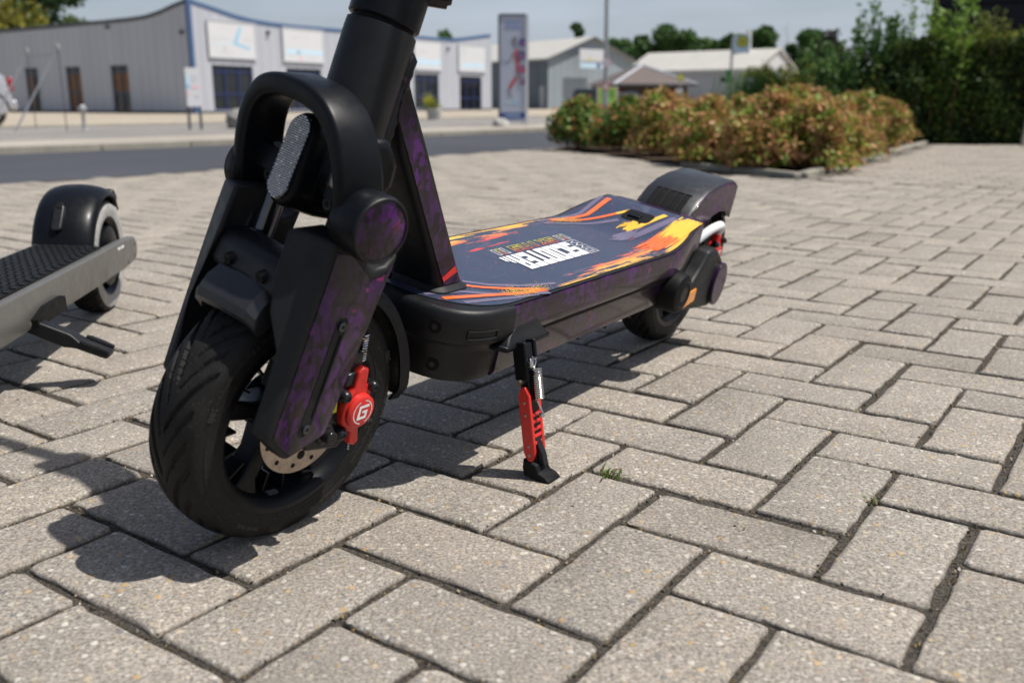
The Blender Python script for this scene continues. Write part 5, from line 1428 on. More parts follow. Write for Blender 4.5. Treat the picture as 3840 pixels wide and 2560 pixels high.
# weld bead where the neck meets the head tube
def bead(sg):
    pts = []
    for z in np.linspace(.345, .486, 26):
        ax = HT + HAx * ((z - .512) / .9576); yw = .0325
        dx = math.sqrt(max(.0345 ** 2 - (yw * .80) ** 2, 1e-6)) / .9576
        pts.append((ax[0] - dx, sg * yw * .80, z))
    top = pts[-1]
    pts += [(top[0] - .004, sg * .019, .4915), (top[0] - .006, sg * .008, .494), (top[0] - .0065, 0, .4945)]
    return pts
for sg in (1, -1):
    P = bead(sg); part(G().tube(P, [.0062 + .0010 * (i % 2) for i in range(len(P))], 10), 'weld_bead', 'plastic', I4, smooth=50)
part(G().tube([HT + HAx * .0, HT + HAx * .004], .0300, 40), 'headset_gap', 'deep', I4)
g = G(); g.tube([HT + HAx * .004, HT + HAx * .0055, HT + HAx * .10, HT + HAx * .17, HT + HAx * .60], [.0335, .0348, .0348, .030, .026], 44); part(g, 'stem', 'satin', I4, smooth=40)
K0 = V(.842, .028, .547)
g = G(); g.cyl(K0 + V(.01, -.012, 0), K0 + V(-.010, .008, 0), .010, .0095, 18); g.cyl(K0 + V(-.010, .008, 0), K0 + V(-.013, .011, 0), .0065, .005, 14); part(g, 'hinge_bolt', 'bolt', I4)
HB = HT + HAx * .60
g = G(); g.tube([HB + V(.0, -.30, .03), HB + V(.0, -.12, .01), HB, HB + V(.0, .12, .01), HB + V(.0, .30, .03)], .0125, 16); part(g, 'handlebar', 'satin', I4)
for sg in (1, -1):
    part(G().cyl(HB + V(0, sg * .19, .018), HB + V(0, sg * .305, .031), .0175, .016, 18), 'grip', 'deep', I4)
    part(G().tube([HB + V(.01, sg * .16, .018), HB + V(.05, sg * .17, .01), HB + V(.055, sg * .26, .0)], .006, 8), 'brake_lever', 'satin', I4)
part(G().box(HB + V(.0, 0, .022), (.06, .09, .03)), 'display', 'plastic', I4, bevel=.008)
# cable from the stem to the deck, behind the fork
part(G().tube([(.905, -.020, .31), (.885, -.034, .285), (.84, -.03, .262), (.79, -.022, .243)], .0045, 10), 'cable', 'deep', I4)

# ---- front fork, in the wheel's own frame (x forward, y left, z up)
def XI(xi, z): return xi - (z - .115) * .305        # rake of the fork
# crown with the two pivot barrels
g = G(); g.prism([(-.066, .262), (-.050, .288), (-.030, .286), (.000, .266), (.010, .246), (.006, .230), (-.012, .224), (-.045, .226), (-.062, .240)], lambda u, v, w: (u, w, v), -.044, .044); crown = part(g, 'fork_crown', 'satin', FM2, bevel=.008, seg=3)
PX, PZ = .004, .2260
for sg in (1, -1):
    yo = .0125 if sg > 0 else -.006
    g = G(); g.prism([(-.014, .240), (-.008, .256), (.010, .256), (.016, .236), (.008, .222), (-.010, .222)], lambda u, v, w: (u, w, v), sg * .040, sg * .076); g.tube([(PX, sg * .071, PZ), (PX, sg * .074, PZ), (PX, sg * (.080 + yo * .5), PZ), (PX, sg * (.0915 + yo), PZ), (PX, sg * (.0945 + yo), PZ)], [.026, .0296, .0300, .0305, .0290], 48); bar_ = part(g, 'pivot', 'satin', FM2, smooth=35)
    g = G(); g.lathe([(.0265, sg * (.0945 + yo)), (.0290, sg * (.0945 + yo)), (.0294, sg * (.0965 + yo)), (.0286, sg * (.0977 + yo)), (.0268, sg * (.0977 + yo)), (.0265, sg * (.0967 + yo))], (PX, 0, PZ), n=56, closed_prof=True); part(g, 'pivot_ring', 'plastic', None, bar_)
    g = G(); g.tube([(PX, sg * (.0935 + yo), PZ), (PX, sg * (.0965 + yo), PZ), (PX, sg * (.0971 + yo), PZ)], [.0267, .0267, .0258], 48); part(g, 'cap', 'wrap' if sg > 0 else 'satin', None, bar_, smooth=35)
    g = G(); g.cyl((.0060, sg * .046, .231), (.0155, sg * .046, .231), .0058, None, 18); b_ = part(g, 'bolt', 'bolt', FM2); part(G().cyl((.0153, sg * .046, .231), (.0160, sg * .046, .231), .003, None, 6), 'hex_socket', 'deep', None, b_)
# arch over the crown
path = [(.0760, .2200), (.0765, .2420), (.0745, .2630), (.0690, .2830), (.0590, .3000), (.0440, .3130), (.0240, .3195), (0, .3210)]
path = path + [(-y, z) for y, z in path[-2::-1]]
def smooth_path(P, n):
    P = np.array(P); t = np.linspace(0, len(P) - 1, n); out = []
    for q in t:
        i = int(min(math.floor(q), len(P) - 2)); f = q - i
        p0, p1, p2, p3 = P[max(i - 1, 0)], P[i], P[i + 1], P[min(i + 2, len(P) - 1)]
        out.append(.5 * ((2 * p1) + (-p0 + p2) * f + (2 * p0 - 5 * p1 + 4 * p2 - p3) * f * f + (-p0 + 3 * p1 - 3 * p2 + p3) * f ** 3))
    return out
SP = smooth_path(path, 64); secs = []
for i, p in enumerate(SP):
    d = SP[min(i + 1, 63)] - SP[max(i - 1, 0)]; d /= np.linalg.norm(d); nn = V(-d[1], d[0]); up_ = (p[1] - .215) / .115
    xc = .0040 + .0105 * up_; hw_ = .0255 - .0045 * up_; th = .0068 + .0030 * up_
    ring = [(xc + u, p[0] + nn[0] * v, p[1] + nn[1] * v) for u, v in rrect(2 * hw_, 2 * th, .0050, 3)]
    secs.append(ring)
part(G().loft(secs), 'fork_arch', 'satin', FM2, smooth=40)
# head lamp with the honeycomb reflector
LR = Matrix.Rotation(R(-19), 3, 'Y')
def lampP(x, y, z): return tuple(Vector((.004, .002, .2530)) + LR @ Vector((x, y, z)))
secs = []
for x, k, dx in ((-.040, .80, 0), (-.036, .95, 0), (-.02, 1, 0), (.016, 1, 0), (.0205, .975, 0), (.0235, .90, 0)):
    secs.append([lampP(x, v * k, u * k) for u, v in rrect(.087, .040, .0198, 8)])
lamp = part(G().loft(secs), 'head_lamp', 'satin', FM2, smooth=40)
refl = NT('honeycomb reflector'); fz = refl.n('NewGeometry').outputs['Random Per Island']
refl.set(color=refl.ramp(fz, [(0, (.32, .34, .38)), (.85, (.42, .44, .49)), (.95, (.65, .70, .78)), (1, (.85, .85, .80))]), metal=.85, rough=.22, coat=.4, coatr=.03)  # top ramp stops paint bright sparkles into a few cells
secs = [[lampP(x, v * k, u * k) for u, v in rrect(.079, .0300, .0149, 8)] for x, k in ((.0225, 1), (.0250, 1), (.0262, .97))]
part(G().loft(secs), 'lens_base', 'dark_chrome', None, lamp, smooth=40)
g = G(); s = .0024
for i in range(-20, 21):
    for j in range(-9, 10):
        z = i * s * .866; y = j * s + (s / 2 if i % 2 else 0)
        lim = .0380; r = .0135
        dd = math.hypot(y, max(0, abs(z) - (lim - r)))
        if dd > r: continue
        x0 = .0262
        ring = [lampP(x0, y + s * .45 * math.cos(a), z + s * .45 * math.sin(a)) for a in np.linspace(math.pi / 6, math.pi / 6 + 2 * math.pi, 6, endpoint=False)]
        apex = lampP(x0 + .0011, y + random.uniform(-.00008, .00008), z + random.uniform(-.00008, .00008))
        g.add(ring + [apex], [(k, (k + 1) % 6, 6) for k in range(6)])
part(g, 'reflector_cells', refl.m, None, lamp, smooth=0)['kind'] = 'stuff'
# bright latch plate behind the lamp
part(G().prism([(.0105, .044), (.0105, .058), (.0120, .062), (.0120, .040)], lambda u, v, w: (u - (w - .255) * .35, v, w), .246, .272), 'latch_plate', 'chrome', FM2, smooth=0, bevel=.0006)
# stanchions and lower legs
for sg in (1, -1):
    a = V(-.014, sg * .046, .235); b = V(.030, sg * .046, .095)
    st = part(G().cyl(a, b, .0128, None, 32), 'stanchion', 'dark_chrome', FM)
    c = a + (b - a) * .50
    part(G().tube([c, c + (b - a) * .02, c + (b - a) * .05], [.0128, .0158, .0165], 32), 'dust_seal', 'deep', None, st)
# moulded fork covers, one each side
def cover(sg):
    dl = 0.0 if sg > 0 else .010
    outer = [(.0660, .0300), (.0310, .0010), (-.0110, .0130), (-.0260, .1900), (-.0140, .1760), (.0010, .1745), (.0200, .1880), (.0400, .2030), (.0640, .2085)]
    inner = [(.0730, .0350, .066), (.0340, .0030, .062), (-.0110, .0140, .050), (-.0260, .1905, .048), (-.0140, .1780, .046), (.0010, .1770, .044), (.0200, .1930, .042), (.0450, .2105, .042), (.0860, .2115, .044)]
    # extra ring of front points where the cover flares into the bridge
    lift = lambda z: z + dl * max(0, (z - .12) / .09)
    dx = 0.0 if sg > 0 else -.012
    outer = [(x + (dx if x > .02 else 0), lift(z)) for x, z in outer]; inner = [(x + (dx if x > .02 else 0), lift(z), y) for x, z, y in inner]
    O = [(XI(x, z), sg * .0850, z) for x, z in outer]
    g = G(); n = len(O)
    Im = [(XI(x, z), sg * y, z) for x, z, y in inner]
    # front edge helper points: (outer front edge) and flare
    of = [(.0660, .030), (.0660, .075), (.0660, .115), (.0655, .150), (.0650, .184), (.0640, .2085)]
    inf = [(.0730, .0350, .066), (.0745, .075, .067), (.0760, .108, .066), (.0850, .140, .052), (.0870, .174, .046), (.0860, .2115, .044)]
    of = [(x + dx, lift(z)) for x, z in of]; inf = [(x + dx, lift(z), y) for x, z, y in inf]
    VO = [(XI(x, z), sg * .0850, z) for x, z in of]; VI = [(XI(x, z), sg * y, z) for x, z, y in inf]
    k = len(of)
    ofull = VO + [O[i] for i in (7, 6, 5, 4, 3, 2, 1)]
    ifull = VI + [Im[i] for i in (7, 6, 5, 4, 3, 2, 1)]
    m = len(ofull)
    g.add(ofull + ifull, [tuple(range(m))] + [(i, (i + 1) % m, m + (i + 1) % m, m + i) for i in range(m)] + [tuple(range(m, 2 * m))[::-1]])
    cv = part(g, 'fork_cover', 'grey_plastic', FM, bevel=.0055, seg=4)
    pan = [(.0600 + dx, .0310), (.0310, .0075), (-.0075, .0180), (-.0205, .1760), (-.0120, .1665), (.0040, .1655), (.0240, .1815), (.0430, .1950), (.0600 + dx, .1990)]
    # the wrapped panel: outline subdivided and slightly crowned
    P2 = []
    for i in range(len(pan)):
        a_, b_ = V(*pan[i]), V(*pan[(i + 1) % len(pan)])
        for t in np.linspace(0, 1, 5)[:-1]: P2.append(a_ + (b_ - a_) * t)
    n2 = len(P2); g = G()
    lay = [(.0848, 0.0), (.0858, 0.0), (.0862, .0010)]
    cen = V(.027, .100)
    secs = [[(XI(*(p + (cen - p) * (ins / max(1e-6, np.linalg.norm(cen - p))))), sg * y, (p + (cen - p) * (ins / max(1e-6, np.linalg.norm(cen - p))))[1]) for p in P2] for y, ins in lay]
    g.loft(secs); pn = part(g, 'wrap_panel', 'wrap', None, cv, smooth=30)
    # channel with a bolt at each end
    a_ = V(.0225, .128); b_ = V(.0235, .030); w = .0062
    out = [(a_[0] + w * math.cos(t), a_[1] + w * math.sin(t)) for t in np.linspace(0, math.pi, 9)] + [(b_[0] + w * math.cos(t), b_[1] + w * math.sin(t)) for t in np.linspace(math.pi, 2 * math.pi, 9)]
    # rim of the channel plus its sunken floor
    g = G(); secs = []
    for y, ins in ((.0862, -.0010), (.0870, -.0004), (.0870, .0006), (.0864, .0014)):
        cc = V(.023, .079); kk = 1 - ins / w
        secs.append([(XI(a_[0] + (x - a_[0]) * kk, z), sg * y, (a_[1] if z > .079 else b_[1]) + (z - (a_[1] if z > .079 else b_[1])) * kk) for x, z in out])
    g.loft(secs, caps=False); part(g, 'channel_rim', 'grey_plastic', None, cv, smooth=50)
    g = G(); g.add([(XI(a_[0] + (x - a_[0]) * .86, z), sg * .08650, z) for x, z in out], [tuple(range(18))]); part(g, 'channel', 'grey_plastic', None, cv, smooth=0)
    g = G(); g.tube([(XI(.0195, z), sg * .0868, z) for z in np.linspace(.040, .118, 8)], .0009, 6); part(g, 'channel_groove', 'deep', None, cv)
    for z in (.127, .031):
        g = G(); g.tube([(XI(.0228, z), sg * .0860, z), (XI(.0228, z), sg * .0885, z), (XI(.0228, z), sg * .0892, z)], [.0046, .0046, .0036], 20); bo = part(g, 'bolt', 'dark_chrome', None, cv)
        g = G(); g.add([(XI(.0228, z) + u, sg * .0894, z + v) for u, v in circle(.0019, 6)], [tuple(range(6))]); part(g, 'hex_socket', 'deep', None, cv, smooth=0)
for sg in (1, -1): cover(sg)
# bridge between the legs with two bolts
secs = []
for y, k in ((-.058, .8), (-.046, .95), (-.020, 1), (.020, 1), (.046, .95), (.058, .8)):
    secs.append([(.044 + u * k - (v * .3), y, .163 + v * k) for u, v in rrect(.036, .036, .010, 4)])
part(G().loft(secs), 'fork_bridge', 'plastic', FM2, smooth=45)
for y, z in ((-.022, .162), (.030, .163)):
    g = G(); g.cyl((.058, y, z), (.0668, y, z - .001), .0060, .0056, 18); b_ = part(g, 'bolt', 'bolt', FM2); part(G().cyl((.0666, y, z - .001), (.0672, y, z - .001), .003, None, 6), 'hex_socket', 'deep', None, b_)
# fender hugging the tyre, with a faceted front lip
secs = []
for th in np.concatenate([np.linspace(60, 65, 3), np.linspace(68, 150, 26), np.linspace(153, 186, 12)]):
    t = R(th); fl = 1.0 if th > 64 else (64 - th) / 12
    Ro = .153 + (.004 * fl if th <= 64 else 0); hw_ = .0430
    drop = .016 if th < 120 else .016 + .006 * sm(120, 170, th)
    if th > 178: hw_ -= .010 * sm(178, 186, th)
    sec = [(-hw_, Ro - drop), (-hw_, Ro - .007), (-hw_ * .78, Ro), (0, Ro + .003), (hw_ * .78, Ro), (hw_, Ro - .007), (hw_, Ro - drop), (hw_ - .003, Ro - drop), (hw_ - .003, Ro - .009), (hw_ * .74, Ro - .004), (0, Ro - .001), (-hw_ * .74, Ro - .004), (-hw_ + .003, Ro - .009), (-hw_ + .003, Ro - drop)]
    secs.append([(r * math.cos(t), y, r * math.sin(t)) for y, r in sec])
part(G().loft(secs), 'fender', 'satin', FM, smooth=28)
# thick lip at the fender's front edge
secs = []
for k, (r0, r1, th) in enumerate(((.150, .158, 55.5), (.147, .164, 57.5), (.148, .169, 62.0), (.150, .170, 67.0), (.151, .163, 74.0))):
    t = R(th); hw_ = .0405; ring = []
    for y in (-1, -.8, 0, .8, 1): ring.append((y * hw_, r1 - (.010 if abs(y) == 1 else (.002 if abs(y) == .8 else 0))))
    for y in (1, .8, 0, -.8, -1): ring.append((y * hw_ * .96, r0 - (.014 if abs(y) == 1 else (.002 if abs(y) == .8 else 0))))
    secs.append([(r * math.cos(t), y + .0045, r * math.sin(t)) for y, r in ring])
part(G().loft(secs), 'fender_lip', 'fender_grey', FM, smooth=24)
# axle, dropout plate, caliper
g = G(); g.prism([(-.030, -.030), (.014, -.020), (.016, .012), (-.020, .030), (-.034, .075), (-.052, .072), (-.048, .010), (-.046, -.022)], lambda u, v, w: (u, w, v), .0500, .0560); part(g, 'dropout_plate', 'bolt', FM, bevel=.002)
g = G(); g.cyl((0, .056, 0), (0, .068, 0), .0115, None, 6); g.cyl((0, .068, 0), (0, .077, 0), .0072, .0066, 20); part(g, 'axle_nut', 'bolt', FM, bevel=.0012)
g = G(); g.cyl((0, .0555, 0), (0, .0585, 0), .0165, None, 28); part(g, 'washer', 'bolt', FM)
g = G(); g.cyl((0, -.056, 0), (0, -.070, 0), .0115, None, 6); part(g, 'axle_nut', 'bolt', FM)
def dome_bolt(x, z, y, r=.0068, h=.010):
    g = G(); g.tube([(x, y - h, z), (x, y, z), (x, y + h * .45, z), (x, y + h * .72, z), (x, y + h * .78, z)], [r * .9, r, r * .92, r * .62, r * .42], 20); o = part(g, 'bolt', 'bolt', FM, smooth=60)
    g = G(); g.add([(x + u, y + h * .80, z + v) for u, v in circle(r * .42, 6)], [tuple(range(6))]); part(g, 'hex_socket', 'deep', None, o, smooth=0)
CX, CZ, CY = -.0455, .0130, .0640
g = G(); g.prism([(CX - .006, CZ + .044), (CX + .016, CZ + .041), (CX + .020, CZ + .028), (CX - .004, CZ + .026)], lambda u, v, w: (u, w, v), .040, CY - .004); part(g, 'caliper_mount', 'bolt', FM, bevel=.002)
body = [(.0000, -.0245), (.0090, -.0240), (.0125, -.0195), (.0195, -.0130), (.0215, -.0020), (.0195, .0120), (.0140, .0205), (.0085, .0250), (.0060, .0430), (-.0010, .0470), (-.0085, .0445), (-.0080, .0280), (-.0165, .0200), (-.0150, .0080), (-.0165, -.0060), (-.0160, -.0175), (-.0075, -.0215)]
g = G(); g.prism([(CX + x, CZ + z) for x, z in body], lambda u, v, w: (u, w, v), CY - .016, CY); cal = part(g, 'caliper', 'red', FM, bevel=.0025, seg=3)
g = G(); g.prism([(CX - .006, CZ - .022), (CX + .005, CZ - .021), (CX + .004, CZ - .040), (CX - .003, CZ - .0435), (CX - .009, CZ - .040)], lambda u, v, w: (u, w, v), CY - .016, CY - .002); part(g, 'caliper_foot', 'red', None, cal, bevel=.0015)
g = G(); g.tube([(CX, CY - .002, CZ), (CX, CY + .0035, CZ), (CX, CY + .0055, CZ), (CX, CY + .0060, CZ)], [.0190, .0184, .0165, .0150], 44); part(g, 'caliper_cap', 'red', None, cal, smooth=30)
# round badge with a ring and a block letter G
def flat(g, poly, y): g.add([(CX + u, y, CZ + v) for u, v in poly], [tuple(range(len(poly)))])
g = G(); by = CY + .00625
for a0, a1 in ((100, 250), (280, 430)):
    ts = [R(t) for t in np.linspace(a0, a1, 24)]
    vs = [(CX + r * math.cos(t), by, CZ + r * math.sin(t)) for t in ts for r in (.0122, .0132)]
    g.add(vs, [(2 * i, 2 * i + 1, 2 * i + 3, 2 * i + 2) for i in range(23)])
part(g, 'badge_ring', 'white_print', None, cal, smooth=0)
g = G()   # mirrored in x because the face is seen from +y
Gx = [(-.0065, .0042, .0072, .0046), (-.0065, .0046, -.0033, -.0046), (-.0065, -.0046, .0060, -.0072), (.0032, -.0046, .0060, -.0005), (-.0005, .0005, .0060, -.0021 + .0)]
for x0, z0, x1, z1 in ((-.0066, .0046, .0076, .0076), (-.0066, -.0046, -.0034, .0046), (-.0066, -.0076, .0064, -.0046), (.0034, -.0046, .0064, -.0012), (-.0006, -.0012, .0064, .0016)):
    sl = .18
    flat(g, [(-(x0 + z0 * sl), z0), (-(x1 + z0 * sl), z0), (-(x1 + z1 * sl), z1), (-(x0 + z1 * sl), z1)], by + .0001)
part(g, 'badge_letter', 'white_print', None, cal, smooth=0)
dome_bolt(CX + .0215, CZ + .0205, CY - .002); dome_bolt(CX - .0155, CZ + .0235, CY - .001, .0062); dome_bolt(CX - .0145, CZ - .0180, CY - .002, .0062); dome_bolt(-.0270, -.0100, .0600, .0066)
g = G(); g.add([(-.0165 + u, .0568, .0180 + v) for u, v in ((-.0055, -.004), (.006, -.004), (-.0045, .009))], [(0, 1, 2)]); part(g, 'warning_sticker', 'sticker', FM, smooth=0)
for k in range(3): part(G().lathe([(0, .0012), (.0011, .0006), (.0013, 0), (.0011, -.0006), (0, -.0012)], (CX - .004, CY - .010, CZ - .0455 - k * .0030), axis='z', n=10), 'ball_chain', 'chrome', FM)
# brake hose with a spring at the caliper
hose = [(-.050, .052, .056), (-.055, .050, .085), (-.050, .046, .120), (-.045, .044, .165), (-.050, .042, .215)]
part(G().tube(hose, .0035, 10), 'brake_hose', 'deep', FM)
t = np.linspace(0, 2 * math.pi * 11, 220); g = G(); g.tube([(-.0535 + .0046 * math.cos(a), .0508 + .0046 * math.sin(a), .062 + .030 * i / 220) for i, a in enumerate(t)], .0008, 5); part(g, 'hose_spring', 'chrome', FM)
P = [(-.012, .052, .205), (-.014, .056, .192), (-.018, .058, .178), (-.022, .058, .160)]
g = G(); pp_ = smooth_path([V(*p) for p in P], 24); g.tube(pp_, [.0052 if i % 2 else .0040 for i in range(24)], 10); part(g, 'corrugated_sleeve', 'deep', FM, smooth=20)

# ---- rear end
RWM = Matrix.Translation((0.0, 0.0, .1365))
RW = wheel(RWM, .1365, .0315, 1, hub_r=.052, spokes=9, rot=.1)
ring_text([('TUBELESS', .0075, R(215), .118), ('10x2.75-6.5', .0075, R(300), .118)], .12, .0336, RW)
prof = [(.118, .215), (.108, .238), (.088, .262), (.060, .283), (.025, .298), (-.020, .3075), (-.070, .3105), (-.105, .3085), (-.118, .3020), (-.1185, .2860), (-.112, .250), (-.104, .2465)]
arch_ = [(.1420 * math.cos(R(a)), .1365 + .1420 * math.sin(R(a))) for a in np.linspace(132, 56, 16)] + [(.086, .236), (.104, .206)]
outl = prof + arch_
g = G(); secs = []
for y, k in ((-.0525, .955), (-.0505, .985), (-.045, 1), (.045, 1), (.0505, .985), (.0525, .955)):
    c = V(.0, .1365); secs.append([(c[0] + (h - c[0]) * (k if i < len(prof) else 1), y, c[1] + (z - c[1]) * (k if i < len(prof) else 1)) for i, (h, z) in enumerate(outl)])
n = len(outl); gg = G().loft(secs, caps=True)
fend = part(gg, 'fender', 'fender_grey', I4, smooth=30)
low_ = [(-.1130, .238), (-.1020, .2465), (-.078, .2540), (-.048, .2560), (-.018, .2500), (.010, .2370), (.030, .2170), (.040, .1920), (.080, .1900), (.106, .2060)]
up_s = [(.112, .226), (.100, .246), (.080, .266), (.052, .284), (.018, .2965), (-.025, .3040), (-.072, .3065), (-.104, .3045), (-.1155, .2990), (-.1165, .2860)]
for sg in (1, -1):
    g = G(); g.prism(up_s + low_, lambda u, v, w: (u, w, v), sg * .0490, sg * .0535); part(g, 'side_skirt', 'wrap', I4, bevel=.0015)
secs = []
for th in np.linspace(126, 182, 20):
    t = R(th); Ro = .150; hw_ = .047 - .010 * sm(170, 182, th)
    secs.append([(r * math.cos(t), y, .1365 + r * math.sin(t)) for y, r in ((-hw_, Ro - .012), (-hw_, Ro - .003), (-hw_ * .8, Ro), (hw_ * .8, Ro), (hw_, Ro - .003), (hw_, Ro - .012), (hw_ - .003, Ro - .012), (hw_ * .78, Ro - .004), (-hw_ * .78, Ro - .004), (-hw_ + .003, Ro - .012))])
part(G().loft(secs), 'mudguard', 'plastic', I4, smooth=40)
# vent on the fender front
def fsurf(s):  # along the front slope
    a = V(.110, .2345); b = V(.040, .2915); return a + (b - a) * s
nrm_f = V(.057, .070); nrm_f /= np.linalg.norm(nrm_f)
def fs(s, y, o):
    # follow the curved profile
    hh = .110 + (.040 - .110) * s; zz_ = np.interp(hh, [p[0] for p in prof[::-1]][4:], [p[1] for p in prof[::-1]][4:]); return (hh + nrm_f[0] * o, y, zz_ + nrm_f[1] * o)
g = G(); vs = []; NS = 12
for i in range(NS + 1):
    s = .10 + .72 * i / NS
    for y in (-.031, .031): vs.append(fs(s, y, .0012))
g.add(vs, [(2 * i, 2 * i + 1, 2 * i + 3, 2 * i + 2) for i in range(NS)]); part(g, 'vent', 'deep', I4, smooth=50)
for y in (-.022, -.0075, .0075, .022):
    part(G().tube([fs(s, y, .003) for s in np.linspace(.12, .80, 10)], .0016, 6), 'vent_rib', 'plastic', I4)
g = G(); g.tube([fs(s, -.033, .001) for s in np.linspace(.08, .84, 10)] + [fs(.84, .033, .001)] + [fs(s, .033, .001) for s in np.linspace(.84, .08, 10)], .0018, 6); part(g, 'vent_frame', 'plastic', I4)
# tail lip of the deck
g = G(); g.prism([(.125, -.090), (.105, -.080), (.098, -.050), (.098, .050), (.105, .080), (.125, .090)], lambda u, v, w: (u, v, w), .246, .2635); part(g, 'tail_lip', 'wrap', I4, bevel=.004)
# swing arms with covers
for sg in (1, -1):
    out = [(.262, .176), (.256, .196), (.236, .203), (.214, .194), (.190, .166), (.150, .152), (.105, .158), (.080, .180), (.060, .206), (.030, .208), (.006, .196), (-.030, .170), (-.042, .140), (-.030, .108), (.004, .094), (.060, .100), (.150, .112), (.222, .128), (.254, .150)]
    g = G(); g.prism(out, lambda u, v, w: (u, w, v), sg * .062, sg * .094); arm = part(g, 'swing_arm', 'grey_plastic', I4, bevel=.007, seg=3)
    g = G(); g.tube([(.232, sg * .085, .168), (.232, sg * .116, .168), (.232, sg * .124, .168), (.232, sg * .126, .168)], [.033, .0335, .031, .027], 44); pv = part(g, 'pivot', 'deep', I4, smooth=35)
    g = G(); g.lathe([(.0, sg * .1265), (.012, sg * .1265), (.013, sg * .1255), (.019, sg * .1255), (.020, sg * .1268), (.022, sg * .1260)], (.232, 0, .168), n=40); part(g, 'pivot_cap', 'satin', None, pv)
    g = G(); g.prism([(-.010 + .030 * math.cos(t), .137 + .040 * math.sin(t)) for t in np.linspace(0, 2 * math.pi, 28, endpoint=False)], lambda u, v, w: (u, w, v), sg * .090, sg * .1015); part(g, 'axle_cover', 'wrap', None, arm, bevel=.002)
    g = G(); g.prism(rrect(.060, .024, .004), lambda u, v, w: (.120 + u, w, .130 + v - u * .12), sg * .0935, sg * .0965); part(g, 'reflector', 'amber', None, arm, bevel=.001)
# rear caliper and the sleeved hose
g = G(); g.prism([(-.066 + x * .9, .176 + z * .9) for x, z in body], lambda u, v, w: (u, w, v), .046, .062); rc = part(g, 'caliper', 'red', I4, bevel=.0025)
part(G().tube([(-.066, .060, .176), (-.066, .0655, .176), (-.066, .067, .176)], [.0165, .016, .014], 32), 'caliper_cap', 'red', None, rc, smooth=30)
g = G()
for x0, z0, x1, z1 in ((-.0066, .0046, .0076, .0076), (-.0066, -.0046, -.0034, .0046), (-.0066, -.0076, .0064, -.0046), (.0034, -.0046, .0064, -.0012), (-.0006, -.0012, .0064, .0016)): g.add([(-.066 - x, .0673, .176 + z) for x, z in ((x0, z0), (x1, z0), (x1, z1), (x0, z1))], [(0, 1, 2, 3)])
part(g, 'badge_letter', 'white_print', None, rc, smooth=0)
for x, z in ((-.047, .196), (-.082, .200), (-.080, .160), (-.040, .140)):
    part(G().tube([(x, .056, z), (x, .066, z), (x, .070, z)], [.006, .006, .003], 14), 'bolt', 'bolt', I4)
part(G().tube(smooth_path([V(.050, .060, .215), V(.022, .068, .232), V(-.010, .071, .238), V(-.036, .067, .234), V(-.055, .060, .220)], 24), .0080, 14), 'hose_sleeve', 'white_cable', I4)
part(G().tube(smooth_path([V(.16, .05, .18), V(.10, .055, .165), V(.04, .05, .19), V(0, .045, .215)], 20), .0045, 8), 'cable', 'deep', I4)
# bolts under the battery box
for h in (.66, .58, .50, .42, .34):
    part(G().cyl((h, .088, .1385), (h, .088, .1435), .0035, None, 10), 'bolt', 'bolt', I4)

# ---- kickstand
KT = V(.702, .1180, .1920); KF = V(.702, .1705, .0372)
kz = (KT - KF); KL = np.linalg.norm(kz); kz /= KL; kx = V(1, 0, 0); ky = np.cross(kz, kx)
KM = m4(Vector(KF), Vector(kx), Vector(ky), Vector(kz))
g = G(); g.prism([(.735, .072), (.742, .098), (.735, .118), (.640, .118), (.632, .098), (.640, .072)], lambda u, v, w: (u, v, w), .1825, .190); part(g, 'stand_bracket', 'satin', I4, bevel=.003)
g = G(); g.loft([[(h, y, z) for h, y in ((.735 - i, .100), (.735 - i, .100 + d), (.640 + i, .100 + d), (.640 + i, .100))] for z, d, i in ((.188, .018, 0), (.198, .012, .010), (.212, .0096, .025))]); part(g, 'stand_fairing', 'plastic', I4, bevel=.003)
g = G(); g.box((0, 0, KL * .5 + .004), (.0150, .0130, KL - .012)); leg = part(g, 'stand_leg', 'satin', KM, bevel=.002)
for x in (-.0105, .0105):
    g = G(); g.box((x, 0, KL - .022), (.0055, .018, .046)); part(g, 'stand_yoke', 'satin', None, leg, bevel=.002)
g = G(); g.cyl((-.026, -.001, KL - .046), (.020, -.001, KL - .046), .0035, None, 14); part(g, 'stand_axle', 'disc', None, leg)
for x0, x1 in ((.0074, .0128), (-.0128, -.0074)):
    pol = [(-.0078, .031), (-.0028, .020), (.0028, .020), (.0078, .031), (.0078, .100), (.0030, .111), (-.0030, .111), (-.0078, .100)]
    g = G(); g.prism(pol, lambda u, v, w: (w, u, v), x0, x1); pl_ = part(g, 'stand_plate', 'red', None, leg, bevel=.0012)
    if x0 > 0:
        for z in (.028, .039, .077, .092):
            g = G(); g.tube([(x1 - .001, 0, z), (x1 + .0004, 0, z), (x1 + .0007, 0, z)], [.0019, .0019, .0012], 12); part(g, 'pin', 'disc', None, leg)
for k in range(5):
    g = G(); g.box((0, .0062, .042 + k * .0085), (.0150, .0030, .0042)); part(g, 'stand_tooth', 'red', None, leg, bevel=.0006)
g = G(); g.prism([(-.0105, .0), (.0235, .0), (.0245, .0045), (.0190, .0085), (.0105, .0100), (.0085, .019), (-.0085, .0215), (-.0110, .009)], lambda u, v, w: (w * 1.0, u, v - u * .33), -.0140, .0140); part(g, 'stand_foot', 'deep', None, leg, bevel=.0018)
g = G(); g.prism([(.0060, .012), (.0145, .014), (.0135, .028), (.0085, .040), (.0060, .052), (.0045, .052), (.0050, .036), (.0080, .026)], lambda u, v, w: (w, u, v), -.0050, .0050); part(g, 'stand_spur', 'plastic', None, leg, bevel=.0012)
